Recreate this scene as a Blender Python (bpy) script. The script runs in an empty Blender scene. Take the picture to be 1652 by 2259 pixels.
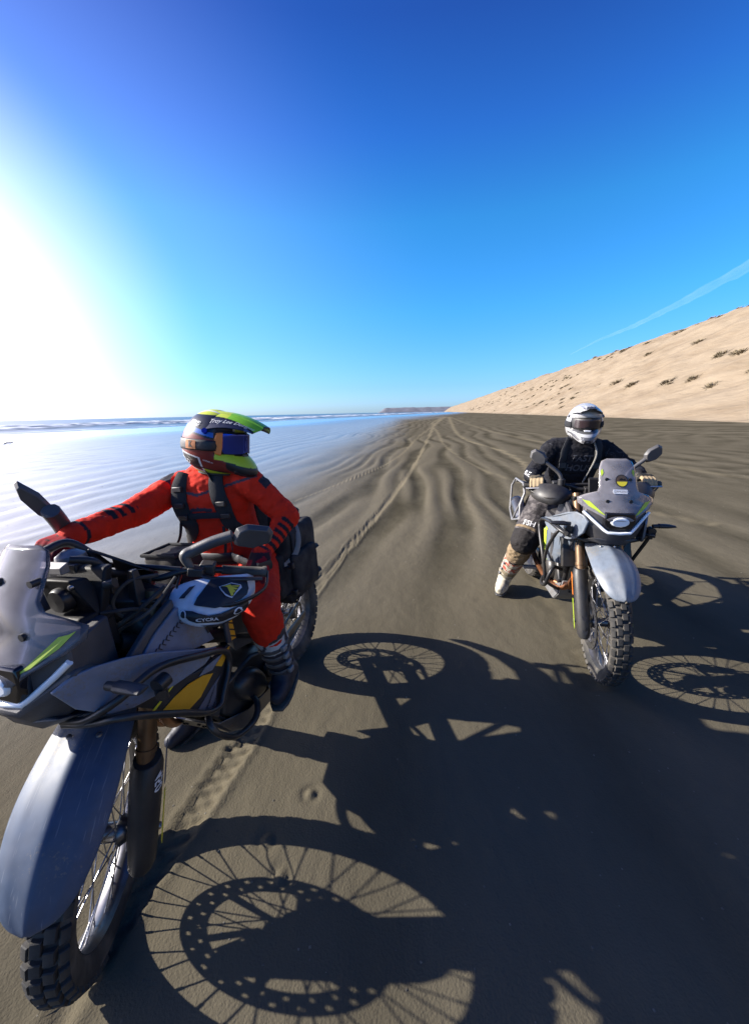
import bpy, bmesh, math, random
import numpy as np
from mathutils import Vector, Matrix
from mathutils.bvhtree import BVHTree

rad = math.radians
scene = bpy.context.scene
COL = scene.collection
random.seed(7)

# ------------------------------------------------------------------ camera
CAM_H, CAM_PITCH, CAM_ROLL, CAM_F = 1.579, 14.59, -1.23, 840 * 1024 / 2259.0
cam_d = bpy.data.cameras.new('camera'); cam = bpy.data.objects.new('camera', cam_d); COL.objects.link(cam)
cam_d.sensor_fit = 'VERTICAL'; cam_d.sensor_height = 24.0
cam_d.lens = 24.0 * CAM_F / 1024.0
cam_d.clip_start = 0.05; cam_d.clip_end = 60000
_p, _r = rad(CAM_PITCH), rad(CAM_ROLL)
_f = Vector((0, math.cos(_p), -math.sin(_p))); _rt = Vector((1, 0, 0)); _u = _rt.cross(_f)
_rt2 = _rt * math.cos(_r) + _u * math.sin(_r); _u2 = -_rt * math.sin(_r) + _u * math.cos(_r)
cam.matrix_world = Matrix(((_rt2.x, _u2.x, -_f.x, 0), (_rt2.y, _u2.y, -_f.y, 0), (_rt2.z, _u2.z, -_f.z, CAM_H), (0, 0, 0, 1)))
scene.camera = cam

# ------------------------------------------------------------------ light
SUN_AZ, SUN_EL = -81.5, 26.5          # azimuth clockwise from +Y
SUN_STR, SKY_STR, EXPOSURE = 5.0, 0.125, 1.35
SKY_SAT, SKY_VAL, GLOW = 1.1, 1.0, 0.48
world = bpy.data.worlds.new('World'); scene.world = world; world.use_nodes = True
wn = world.node_tree; wn.nodes.clear()
def W(t, **k):
    n = wn.nodes.new(t)
    for a, b in k.items(): setattr(n, a, b)
    return n
def wl(a, b): wn.links.new(a, b)
def wm(op, a, b=None, clamp=False):
    n = W('ShaderNodeMath', operation=op, use_clamp=clamp)
    for i, x in enumerate((a, b)):
        if x is None: continue
        if isinstance(x, (int, float)): n.inputs[i].default_value = x
        else: wl(x, n.inputs[i])
    return n.outputs[0]
sky = W('ShaderNodeTexSky', sky_type='NISHITA', sun_disc=False, sun_elevation=rad(SUN_EL), sun_rotation=rad(SUN_AZ),
        air_density=1.0, dust_density=0.6, ozone_density=2.2, altitude=0)
hsv = W('ShaderNodeHueSaturation'); hsv.inputs['Saturation'].default_value = SKY_SAT; hsv.inputs['Value'].default_value = SKY_VAL
wl(sky.outputs[0], hsv.inputs['Color'])
tint = W('ShaderNodeMix', data_type='RGBA', blend_type='MULTIPLY'); tint.inputs[0].default_value = 1; wl(hsv.outputs[0], tint.inputs[6])
bg1 = W('ShaderNodeBackground'); bg1.inputs[1].default_value = SKY_STR; wl(tint.outputs[2], bg1.inputs[0])
tc = W('ShaderNodeTexCoord'); sp = W('ShaderNodeSeparateXYZ'); wl(tc.outputs['Generated'], sp.inputs[0])
az = wm('ARCTAN2', sp.outputs[0], sp.outputs[1])            # sea haze aureole round the sun's side of the horizon
el = wm('ARCSINE', sp.outputs[2])
da = wm('ABSOLUTE', wm('SUBTRACT', az, rad(SUN_AZ))); da = wm('MINIMUM', da, wm('SUBTRACT', 2 * math.pi, da))
d1 = wm('POWER', wm('DIVIDE', da, rad(54)), 2.0); d2 = wm('POWER', wm('DIVIDE', wm('ABSOLUTE', wm('SUBTRACT', el, rad(9))), rad(30)), 2.0)
dd = wm('SQRT', wm('ADD', d1, d2))
rmp = W('ShaderNodeValToRGB'); wl(wm('DIVIDE', el, math.pi / 2), rmp.inputs[0])          # colour grade of the clear sky by height
STOPS = [(0, .0416, .066, .122), (3.5, .032, .057, .109), (6.8, .029, .061, .106), (12.9, .0217, .068, .104), (22.4, .0173, .067, .099), (30, .0145, .046, .094), (38, .0120, .030, .072), (60, .008, .020, .055), (90, .006, .016, .055)]
for k, (e_, r_, g_, b_) in enumerate(STOPS):
    q = rmp.color_ramp.elements[k] if k < 1 else (rmp.color_ramp.elements[-1] if k == len(STOPS) - 1 else rmp.color_ramp.elements.new(e_ / 90))
    q.position = e_ / 90; q.color = (r_ / SKY_STR, g_ / SKY_STR, b_ / SKY_STR, 1)
wl(rmp.outputs[0], tint.inputs[7])
mr = W('ShaderNodeMapRange', interpolation_type='SMOOTHSTEP'); wl(dd, mr.inputs[0])
mr.inputs[1].default_value = 1.13; mr.inputs[2].default_value = 0.60; mr.inputs[3].default_value = 0; mr.inputs[4].default_value = GLOW
bg2 = W('ShaderNodeBackground'); bg2.inputs[0].default_value = (1.0, 0.69, 0.56, 1); mr2 = W('ShaderNodeMapRange', interpolation_type='SMOOTHSTEP'); wl(dd, mr2.inputs[0]); mr2.inputs[1].default_value = 1.75; mr2.inputs[2].default_value = .9; mr2.inputs[3].default_value = 0; mr2.inputs[4].default_value = .05
mr3 = W('ShaderNodeMapRange', interpolation_type='SMOOTHSTEP'); wl(dd, mr3.inputs[0]); mr3.inputs[1].default_value = .95; mr3.inputs[2].default_value = .2; mr3.inputs[3].default_value = 0; mr3.inputs[4].default_value = 1.1
wl(wm('ADD', wm('ADD', mr.outputs[0], mr2.outputs[0]), mr3.outputs[0]), bg2.inputs[1])
ad = W('ShaderNodeAddShader'); wl(bg1.outputs[0], ad.inputs[0]); wl(bg2.outputs[0], ad.inputs[1])
wo = W('ShaderNodeOutputWorld'); wl(ad.outputs[0], wo.inputs[0])

sun_d = bpy.data.lights.new('sun', 'SUN'); sun = bpy.data.objects.new('sun', sun_d); COL.objects.link(sun)
sun_d.energy = SUN_STR; sun_d.angle = rad(0.53); sun_d.color = (1.0, 0.93, 0.83)
_sd = Vector((math.sin(rad(SUN_AZ)) * math.cos(rad(SUN_EL)), math.cos(rad(SUN_AZ)) * math.cos(rad(SUN_EL)), math.sin(rad(SUN_EL))))
sun.rotation_euler = _sd.to_track_quat('Z', 'Y').to_euler(); sun.location = (-6, -1, 6)
scene.view_settings.view_transform = 'Standard'; scene.view_settings.look = 'None'
scene.view_settings.exposure = EXPOSURE; scene.view_settings.gamma = 1; scene.view_settings.use_curve_mapping = False
scene.cycles.max_bounces = 6; scene.cycles.transparent_max_bounces = 12; scene.cycles.caustics_reflective = False; scene.cycles.caustics_refractive = False

# ------------------------------------------------------------------ materials
MATS = {}
def newmat(name):
    m = bpy.data.materials.new(name); m.use_nodes = True; nt = m.node_tree
    b = nt.nodes['Principled BSDF']; MATS[name] = m
    return m, nt, b
def link(nt, a, b): nt.links.new(a, b)
def mat(name, col, rough=0.5, metal=0.0, var=0.12, scale=30, bump=0.0, bscale=200, spec=0.5, dust=0.0, coat=0.0, specks=0.0):
    m, nt, b = newmat(name)
    t = nt.nodes.new('ShaderNodeTexCoord')
    n = nt.nodes.new('ShaderNodeTexNoise'); n.inputs['Scale'].default_value = scale; n.inputs['Detail'].default_value = 5
    link(nt, t.outputs['Object'], n.inputs['Vector'])
    r = nt.nodes.new('ShaderNodeMapRange'); r.inputs[1].default_value = .3; r.inputs[2].default_value = .7
    r.inputs[3].default_value = 1 - var; r.inputs[4].default_value = 1 + var; link(nt, n.outputs[0], r.inputs[0])
    mx = nt.nodes.new('ShaderNodeMix'); mx.data_type = 'RGBA'; mx.blend_type = 'MULTIPLY'; mx.inputs[0].default_value = 1
    mx.inputs[6].default_value = (*col, 1); link(nt, r.outputs[0], mx.inputs[7])
    out = mx.outputs[2]
    if dust > 0:
        n2 = nt.nodes.new('ShaderNodeTexNoise'); n2.inputs['Scale'].default_value = 9; n2.inputs['Detail'].default_value = 8
        link(nt, t.outputs['Object'], n2.inputs['Vector'])
        r2 = nt.nodes.new('ShaderNodeMapRange'); r2.inputs[1].default_value = .42; r2.inputs[2].default_value = .72
        r2.inputs[3].default_value = 0; r2.inputs[4].default_value = dust; link(nt, n2.outputs[0], r2.inputs[0])
        mx2 = nt.nodes.new('ShaderNodeMix'); mx2.data_type = 'RGBA'; link(nt, r2.outputs[0], mx2.inputs[0])
        link(nt, out, mx2.inputs[6]); mx2.inputs[7].default_value = (.20, .175, .14, 1); out = mx2.outputs[2]
    if specks > 0:      # dried splashes of sand
        n4 = nt.nodes.new('ShaderNodeTexNoise'); n4.inputs['Scale'].default_value = 120; n4.inputs['Detail'].default_value = 4; n4.inputs['Roughness'].default_value = .7
        link(nt, t.outputs['Object'], n4.inputs['Vector']); n5 = nt.nodes.new('ShaderNodeTexNoise'); n5.inputs['Scale'].default_value = 6; link(nt, t.outputs['Object'], n5.inputs['Vector'])
        ad_ = nt.nodes.new('ShaderNodeMath'); ad_.operation = 'MULTIPLY'; link(nt, n4.outputs[0], ad_.inputs[0]); link(nt, n5.outputs[0], ad_.inputs[1])
        r4 = nt.nodes.new('ShaderNodeMapRange'); r4.inputs[1].default_value = .305; r4.inputs[2].default_value = .36; r4.inputs[3].default_value = 0; r4.inputs[4].default_value = specks; link(nt, ad_.outputs[0], r4.inputs[0])
        mx3 = nt.nodes.new('ShaderNodeMix'); mx3.data_type = 'RGBA'; link(nt, r4.outputs[0], mx3.inputs[0]); link(nt, out, mx3.inputs[6]); mx3.inputs[7].default_value = (.17, .145, .11, 1); out = mx3.outputs[2]
        wv = nt.nodes.new('ShaderNodeTexNoise'); wv.inputs['Scale'].default_value = 3.2; wv.inputs['Detail'].default_value = 2; mp_ = nt.nodes.new('ShaderNodeMapping'); mp_.inputs['Scale'].default_value = (1.2, 70, 9); mp_.inputs['Rotation'].default_value = (0, .2, .12); link(nt, t.outputs['Object'], mp_.inputs[0]); link(nt, mp_.outputs[0], wv.inputs['Vector'])
        r5 = nt.nodes.new('ShaderNodeMapRange'); r5.inputs[1].default_value = .66; r5.inputs[2].default_value = .72; r5.inputs[3].default_value = 0; r5.inputs[4].default_value = .35; link(nt, wv.outputs[0], r5.inputs[0])
        mx4 = nt.nodes.new('ShaderNodeMix'); mx4.data_type = 'RGBA'; link(nt, r5.outputs[0], mx4.inputs[0]); link(nt, out, mx4.inputs[6]); mx4.inputs[7].default_value = (.26, .27, .29, 1); out = mx4.outputs[2]
    link(nt, out, b.inputs['Base Color'])
    r3 = nt.nodes.new('ShaderNodeMapRange'); link(nt, n.outputs[0], r3.inputs[0]); r3.inputs[3].default_value = max(0, rough - .08); r3.inputs[4].default_value = min(1, rough + .1)
    link(nt, r3.outputs[0], b.inputs['Roughness'])
    b.inputs['Metallic'].default_value = metal; b.inputs['Specular IOR Level'].default_value = spec; b.inputs['Coat Weight'].default_value = coat
    if bump > 0:
        nb = nt.nodes.new('ShaderNodeTexNoise'); nb.inputs['Scale'].default_value = bscale; nb.inputs['Detail'].default_value = 3
        link(nt, t.outputs['Object'], nb.inputs['Vector'])
        bp = nt.nodes.new('ShaderNodeBump'); bp.inputs['Strength'].default_value = bump; bp.inputs['Distance'].default_value = .002
        link(nt, nb.outputs[0], bp.inputs['Height']); link(nt, bp.outputs[0], b.inputs['Normal'])
    return m
def matvc(name, rough=0.6, bump=0.3, bscale=400, spec=0.3, coat=0.0, var=.1):
    m, nt, b = newmat(name)
    a = nt.nodes.new('ShaderNodeAttribute'); a.attribute_name = 'Col'
    t = nt.nodes.new('ShaderNodeTexCoord'); n = nt.nodes.new('ShaderNodeTexNoise'); n.inputs['Scale'].default_value = 25; n.inputs['Detail'].default_value = 6
    link(nt, t.outputs['Object'], n.inputs['Vector'])
    r = nt.nodes.new('ShaderNodeMapRange'); r.inputs[1].default_value = .3; r.inputs[2].default_value = .7
    r.inputs[3].default_value = 1 - var; r.inputs[4].default_value = 1 + var; link(nt, n.outputs[0], r.inputs[0])
    mx = nt.nodes.new('ShaderNodeMix'); mx.data_type = 'RGBA'; mx.blend_type = 'MULTIPLY'; mx.inputs[0].default_value = 1
    link(nt, a.outputs['Color'], mx.inputs[6]); link(nt, r.outputs[0], mx.inputs[7]); link(nt, mx.outputs[2], b.inputs['Base Color'])
    b.inputs['Roughness'].default_value = rough; b.inputs['Specular IOR Level'].default_value = spec; b.inputs['Coat Weight'].default_value = coat
    if bump:
        nb = nt.nodes.new('ShaderNodeTexNoise'); nb.inputs['Scale'].default_value = bscale; link(nt, t.outputs['Object'], nb.inputs['Vector'])
        bp = nt.nodes.new('ShaderNodeBump'); bp.inputs['Strength'].default_value = bump; bp.inputs['Distance'].default_value = .0015
        link(nt, nb.outputs[0], bp.inputs['Height']); link(nt, bp.outputs[0], b.inputs['Normal'])
    return m
mat('shade_lifted_blue', (.155, .18, .24), .45, dust=.3, spec=.4, specks=.5)  # the fender's blue-grey paint, made lighter for panels on the shaded side
mat('black_plastic', (.013, .013, .015), .5, dust=.13, bump=.2)
mat('backlit_black', (.007, .007, .008), .6, dust=.05, bump=.3, spec=.25)  # black plastic darkened so cockpit parts look backlit; shade is in the colour
mat('dark_plastic', (.04, .04, .046), .55, dust=.25, bump=.25)
mat('black_metal', (.02, .02, .022), .38, metal=.3, dust=.2)
mat('rubber', (.016, .016, .016), .78, dust=.5, bump=.3, bscale=300)
mat('grey_blue_paint', (.042, .066, .112), .52, dust=.16, spec=.4, specks=.6)
mat('grey_paint', (.115, .138, .172), .45, dust=.32, specks=.5)
mat('alloy', (.40, .40, .41), .42, metal=1.0, dust=.35)
mat('dark_alloy', (.14, .14, .15), .3, metal=.8, dust=.2)
mat('grey_metal', (.21, .21, .215), .5, metal=.4, dust=.25)
mat('bronze', (.15, .09, .048), .4, metal=.6, dust=.15)
mat('copper', (.24, .105, .05), .38, metal=.8)
mat('white_plastic', (.62, .63, .66), .4, dust=.15)
mat('light_guide', (.75, .78, .8), .2, var=.03)
mat('lime', (.36, .48, .03), .45, var=.05)
mat('orange_yellow', (.62, .30, .015), .45, var=.05)
mat('yellow', (.62, .52, .03), .45, var=.05)
mat('orange', (.75, .2, .03), .4, var=.05)
mat('black_print', (.012, .012, .016), .5, var=.05)
mat('grey_print', (.10, .10, .12), .6, var=.05)
mat('dim_print', (.040, .040, .046), .7, var=.3, scale=60)
mat('white_print', (.6, .6, .6), .5, var=.05)
mat('bag_fabric', (.014, .014, .017), .8, bump=.6, bscale=250, dust=.25, spec=.2)
mat('webbing', (.024, .025, .028), .8, bump=.6, bscale=500, spec=.2)
mat('grey_webbing', (.22, .21, .19), .8, bump=.6, bscale=500, spec=.2)
mat('phone_glass', (.01, .01, .012), .08, var=.02)
mat('mirror_back', (.05, .05, .055), .5, dust=.25, bump=.25)
mat('skin', (.42, .24, .17), .55, var=.08)
for nm_, tcol, lo_, hi_ in (('screen_tint', (.66, .64, .70, 1), .28, .55), ('screen_smoke', (.50, .48, .53, 1), .10, .34)):
    m, nt, b = newmat(nm_)
    tr = nt.nodes.new('ShaderNodeBsdfTransparent'); tr.inputs[0].default_value = tcol
    dfu = nt.nodes.new('ShaderNodeBsdfDiffuse'); dfu.inputs[0].default_value = (.42, .40, .42, 1)
    gl = nt.nodes.new('ShaderNodeBsdfGlossy'); gl.inputs['Roughness'].default_value = .12
    t = nt.nodes.new('ShaderNodeTexCoord'); nz = nt.nodes.new('ShaderNodeTexNoise'); nz.inputs['Scale'].default_value = 14; nz.inputs['Detail'].default_value = 8
    link(nt, t.outputs['Object'], nz.inputs['Vector']); rr = nt.nodes.new('ShaderNodeMapRange'); rr.inputs[1].default_value = .35; rr.inputs[2].default_value = .75; rr.inputs[3].default_value = lo_; rr.inputs[4].default_value = hi_
    link(nt, nz.outputs[0], rr.inputs[0]); m1 = nt.nodes.new('ShaderNodeMixShader'); link(nt, rr.outputs[0], m1.inputs[0]); link(nt, tr.outputs[0], m1.inputs[1]); link(nt, dfu.outputs[0], m1.inputs[2])
    fr = nt.nodes.new('ShaderNodeFresnel'); fr.inputs[0].default_value = 1.35; m2 = nt.nodes.new('ShaderNodeMixShader'); link(nt, fr.outputs[0], m2.inputs[0]); link(nt, m1.outputs[0], m2.inputs[1]); link(nt, gl.outputs[0], m2.inputs[2])
    link(nt, m2.outputs[0], nt.nodes['Material Output'].inputs[0])
m, nt, b = newmat('blue_mirror_lens'); b.inputs['Base Color'].default_value = (.03, .05, .30, 1); b.inputs['Metallic'].default_value = .7; b.inputs['Roughness'].default_value = .12
t = nt.nodes.new('ShaderNodeTexCoord'); nz = nt.nodes.new('ShaderNodeTexNoise'); nz.inputs['Scale'].default_value = 8; cr = nt.nodes.new('ShaderNodeValToRGB')
cr.color_ramp.elements[0].color = (.015, .06, .40, 1); cr.color_ramp.elements[1].color = (.03, .035, .24, 1); link(nt, t.outputs['Object'], nz.inputs['Vector']); link(nt, nz.outputs[0], cr.inputs[0]); link(nt, cr.outputs[0], b.inputs['Base Color'])
m, nt, b = newmat('dark_lens'); b.inputs['Base Color'].default_value = (.03, .02, .022, 1); b.inputs['Roughness'].default_value = .1
matvc('cloth', .8, .35, 500, .15); matvc('boot_leather', .55, .3, 300, .35); matvc('helmet_paint', .3, 0, 1, .5, .3, .05); matvc('bright_helmet_paint', .42, 0, 1, .3, .12, .06)

# ------------------------------------------------------------------ mesh helpers
class MB:
    def __init__(s): s.v = []; s.f = []
    def add(s, vs, fs):
        k = len(s.v); s.v += [tuple(v) for v in vs]; s.f += [tuple(i + k for i in f) for f in fs]; return s
    def box(s, c, size, rot=None):
        x, y, z = size[0] / 2, size[1] / 2, size[2] / 2; R = rot or Matrix.Identity(3); c = Vector(c)
        vs = [c + R @ Vector((a * x, b * y, d * z)) for a in (-1, 1) for b in (-1, 1) for d in (-1, 1)]
        return s.add(vs, [(0, 1, 3, 2), (4, 6, 7, 5), (0, 4, 5, 1), (2, 3, 7, 6), (0, 2, 6, 4), (1, 5, 7, 3)])
    def tube(s, pts, r, n=10, flat=(1, 1), up=None):
        pts = [Vector(p) for p in pts]; m = len(pts)
        if not hasattr(r, '__len__'): r = [r] * m
        ts = []
        for i in range(m):
            a = pts[max(0, i - 1)]; b = pts[min(m - 1, i + 1)]; ts.append((b - a).normalized())
        ref = Vector(up) if up is not None else (Vector((0, 0, 1)) if abs(ts[0].z) < .9 else Vector((1, 0, 0)))
        nrm = (ref - ts[0] * ref.dot(ts[0])).normalized(); vs = []
        for i in range(m):
            if up is not None: nrm = Vector(up)
            nrm = (nrm - ts[i] * nrm.dot(ts[i])).normalized(); bn = ts[i].cross(nrm)
            for k in range(n):
                a = 2 * math.pi * k / n
                vs.append(pts[i] + nrm * (math.cos(a) * r[i] * flat[0]) + bn * (math.sin(a) * r[i] * flat[1]))
        fs = [(i * n + k, i * n + (k + 1) % n, (i + 1) * n + (k + 1) % n, (i + 1) * n + k) for i in range(m - 1) for k in range(n)]
        fs += [tuple(range(n))[::-1], tuple((m - 1) * n + k for k in range(n))]
        return s.add(vs, fs)
    def capsule(s, p0, p1, r0, r1, n=14):
        p0, p1 = Vector(p0), Vector(p1); d = (p1 - p0); L = d.length
        d = d.normalized() if L > 1e-6 else Vector((0, 0, 1)); P = []; R = []
        for a in (-80, -60, -35, 0): P.append(p0 + d * r0 * math.sin(rad(a))); R.append(r0 * math.cos(rad(a)))
        for a in (0, 35, 60, 80): P.append(p1 + d * r1 * math.sin(rad(a))); R.append(r1 * math.cos(rad(a)))
        return s.tube(P, R, n)
    def lathe(s, prof, c, axis='y', n=48, closed=True):
        c = Vector(c); m = len(prof); vs = []
        for k in range(n):
            a = 2 * math.pi * k / n; ca, sa = math.cos(a), math.sin(a)
            for r, h in prof: vs.append(c + (Vector((r * ca, h, r * sa)) if axis == 'y' else Vector((r * ca, r * sa, h)) if axis == 'z' else Vector((h, r * ca, r * sa))))
        fs = []
        for k in range(n):
            k2 = (k + 1) % n
            for i in range(m if closed else m - 1):
                j = (i + 1) % m; fs.append((k * m + i, k * m + j, k2 * m + j, k2 * m + i))
        return s.add(vs, fs)
    def rings(s, rings, cap=True):
        n = len(rings[0]); vs = [p for r in rings for p in r]; m = len(rings)
        fs = [(i * n + k, i * n + (k + 1) % n, (i + 1) * n + (k + 1) % n, (i + 1) * n + k) for i in range(m - 1) for k in range(n)]
        if cap: fs += [tuple(range(n))[::-1], tuple((m - 1) * n + k for k in range(n))]
        return s.add(vs, fs)
    def grid(s, rows):
        n = len(rows[0]); m = len(rows)
        return s.add([p for r in rows for p in r], [(i * n + k, i * n + k + 1, (i + 1) * n + k + 1, (i + 1) * n + k) for i in range(m - 1) for k in range(n - 1)])
    def hull(s, pts):
        b = bmesh.new()
        for p in pts: b.verts.new(p)
        r = bmesh.ops.convex_hull(b, input=b.verts[:])
        bad = [g for g in set(r['geom_unused'] + r['geom_interior']) if isinstance(g, bmesh.types.BMVert)]
        if bad: bmesh.ops.delete(b, geom=bad, context='VERTS')
        bmesh.ops.dissolve_limit(b, angle_limit=rad(2), verts=b.verts[:], edges=b.edges[:])
        b.verts.index_update(); s.add([v.co[:] for v in b.verts], [[v.index for v in f.verts] for f in b.faces]); b.free(); return s
    def prism(s, poly, off):
        n = len(poly); o = Vector(off); a = [Vector(p) for p in poly]
        return s.add(a + [p + o for p in a], [tuple(range(n))[::-1], tuple(range(n, 2 * n))] + [(i, (i + 1) % n, n + (i + 1) % n, n + i) for i in range(n)])
    def map(s, fn): s.v = [tuple(fn(Vector(v))) for v in s.v]; return s

RM = {}     # world matrices of the roots
def obj(name, mb, material, parent=None, frame=None, bevel=0, sub=0, thick=0, smooth=True, kind=None, recalc=True):
    me = bpy.data.meshes.new(name); me.from_pydata(mb.v, [], mb.f)
    b = bmesh.new(); b.from_mesh(me)
    if recalc: bmesh.ops.recalc_face_normals(b, faces=b.faces[:])
    if smooth:
        for f in b.faces: f.smooth = True
        if not sub:
            for e in b.edges:
                if len(e.link_faces) == 2 and e.calc_face_angle(0) > rad(38): e.smooth = False
    b.to_mesh(me); b.free()
    if material: me.materials.append(MATS[material])
    return place(bpy.data.objects.new(name, me), parent, frame, bevel, sub, thick, kind)
def place(o, parent=None, frame=None, bevel=0, sub=0, thick=0, kind=None):
    COL.objects.link(o)
    Mw = frame if frame is not None else Matrix.Identity(4)
    if parent is not None:
        o.parent = parent; o.matrix_basis = RM[parent.name].inverted() @ Mw
    else: o.matrix_basis = Mw
    RM[o.name] = Mw
    if thick:
        md = o.modifiers.new('solid', 'SOLIDIFY'); md.thickness = thick; md.offset = 0
    if bevel:
        md = o.modifiers.new('bevel', 'BEVEL'); md.width = bevel; md.segments = 2; md.limit_method = 'ANGLE'; md.angle_limit = rad(35)
    if sub:
        md = o.modifiers.new('sub', 'SUBSURF'); md.levels = sub; md.render_levels = sub
    if kind: o['kind'] = kind
    return o
def thing(name, label, cat, Mw, group=None):
    o = bpy.data.objects.new(name, None); COL.objects.link(o); o.matrix_basis = Mw; RM[o.name] = Mw; o.empty_display_size = .1
    return tag(o, label, cat, group)
def tag(o, label, cat, group=None):
    o['label'] = label; o['category'] = cat
    if group: o['group'] = group
    return o
def vnoise(P, seed=0):
    P = np.asarray(P, float); I = np.floor(P).astype(np.int64); F = P - I; F = F * F * (3 - 2 * F)
    def h(a, b, c):
        n = (a * 374761393 + b * 668265263 + c * 2147483647 + seed * 974634777) & 0x7fffffff
        n = (n ^ (n >> 13)) * 1274126177 & 0x7fffffff
        return ((n ^ (n >> 16)) & 0xffff) / 65535.0
    r = 0
    for a in (0, 1):
        for b in (0, 1):
            for c in (0, 1):
                w = (F[:, 0] if a else 1 - F[:, 0]) * (F[:, 1] if b else 1 - F[:, 1]) * (F[:, 2] if c else 1 - F[:, 2])
                r = r + w * h(I[:, 0] + a, I[:, 1] + b, I[:, 2] + c)
    return r
def fbm(P, o=4, seed=0):
    P = np.asarray(P, float); r = 0; a = .5
    for k in range(o): r = r + a * vnoise(P, seed + k); P = P * 2.03 + 17.3; a *= .5
    return r
def setcol(me, cols):
    a = me.color_attributes.new('Col', 'FLOAT_COLOR', 'POINT'); c = np.ones((len(me.vertices), 4), np.float32); c[:, :3] = cols
    a.data.foreach_set('color', c.ravel())
def coords(me):
    a = np.empty(len(me.vertices) * 3, np.float32); me.vertices.foreach_get('co', a); return a.reshape(-1, 3).astype(float)
def smst(x, a, b): t = np.clip((x - a) / (b - a), 0, 1); return t * t * (3 - 2 * t)
_txt = {}
def text2d(s, size=1.0, align='CENTER', shear=0.0, bold=0.0):
    key = (s, align, shear, bold)
    if key not in _txt:
        c = bpy.data.curves.new('t', 'FONT'); c.body = s; c.align_x = align; c.align_y = 'CENTER'; c.fill_mode = 'FRONT'; c.shear = shear; c.offset = bold; c.resolution_u = 3
        o = bpy.data.objects.new('t', c); COL.objects.link(o); dg = bpy.context.evaluated_depsgraph_get(); e = o.evaluated_get(dg)
        me = e.to_mesh(); _txt[key] = ([(v.co.x, v.co.y) for v in me.vertices], [tuple(p.vertices) for p in me.polygons])
        e.to_mesh_clear(); bpy.data.objects.remove(o); bpy.data.curves.remove(c)
    vs, fs = _txt[key]
    return [(x * size, y * size) for x, y in vs], fs
def text_on(name, s, size, fn, material, parent, frame, **k):
    vs, fs = text2d(s, size, **k); mb = MB(); P = [fn(x, y) for x, y in vs]
    if any(p is None for p in P): return None
    mb.add(P, fs); return obj(name, mb, material, parent, frame, smooth=False, recalc=False)
def bvh_of(o):
    me = o.data; return BVHTree.FromPolygons([v.co.copy() for v in me.vertices], [tuple(p.vertices) for p in me.polygons])
def project_fn(bvh, c, n, right, off=.002):
    c, n = Vector(c), Vector(n).normalized(); right = Vector(right); right = (right - n * right.dot(n)).normalized(); up = n.cross(right)
    def fn(x, y):
        o = c + right * x + up * y + n * .2
        h = bvh.ray_cast(o, -n)
        return (h[0] + n * off) if h[0] else None
    return fn

# ------------------------------------------------------------------ beach, sea, dunes
RIDGE = rad(9.4)
def wet_s(x, y): return (x + 75 - .3 * y) / 1.044            # metres landward of the water's edge
def dune_w(x, y): return x * math.cos(RIDGE) - y * math.sin(RIDGE)
def axis(lo, hi, n, k, c=0.0):
    t = np.linspace(-1, 1, n); s = np.sinh(k * t) / np.sinh(k)
    return np.where(s < 0, c + s * (c - lo), c + s * (hi - c))
TRACKS = [  # centre lines of tyre tracks, metres, width
    ([(22, 118), (9.5, 58), (3.95, 27), (1.5, 13), (.3, 7.0), (-.44, 3.9), (-.66, 2.6), (-.62, 1.9), (-.74, 1.3), (-.86, .8), (-.95, .2)], .11),
    ([(22.5, 116), (12, 60), (5.8, 26.2), (5.2, 16.2), (4.4, 11), (2.6, 6.5), (1.75, 4.1), (1.55, 3.4), (1.4, 2.5), (1.3, 1.9)], .11),
    ([(23, 118), (14, 62), (9.4, 32), (8.4, 20), (7.9, 14), (8.2, 9), (9.0, 6), (11, 2)], .12),
    ([(20, 116), (9, 55), (3.3, 27), (.9, 14), (-1.1, 8), (-2.4, 5.4)], .05),
    ([(21, 116), (9.3, 60), (5.0, 30), (3.4, 18), (3.0, 11), (3.5, 7.5), (4.6, 5)], .07), ([(19.5, 116), (6, 62), (0, 32), (-4, 18), (-8, 9)], .08),
]
def seg_dist(X, Y, pts):
    best = np.full(X.shape, 1e9); along = np.zeros(X.shape); acc = 0
    for (x0, y0), (x1, y1) in zip(pts[:-1], pts[1:]):
        dx, dy = x1 - x0, y1 - y0; L = math.hypot(dx, dy)
        t = np.clip(((X - x0) * dx + (Y - y0) * dy) / (L * L), 0, 1)
        d = np.hypot(X - x0 - t * dx, Y - y0 - t * dy); m = d < best
        best = np.where(m, d, best); along = np.where(m, acc + t * L, along); acc += L
    return best, along
def smooth_line(p, n=8):
    P = [Vector((a, b, 0)) for a, b in p]; out = []
    for i in range(len(P) - 1):
        p0, p1, p2, p3 = P[max(0, i - 1)], P[i], P[i + 1], P[min(len(P) - 1, i + 2)]
        for k in range(n):
            t = k / n; q = .5 * ((2 * p1) + (p2 - p0) * t + (2 * p0 - 5 * p1 + 4 * p2 - p3) * t * t + (3 * p1 - p0 - 3 * p2 + p3) * t ** 3); out.append((q.x, q.y))
    out.append((P[-1].x, P[-1].y)); return out
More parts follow.
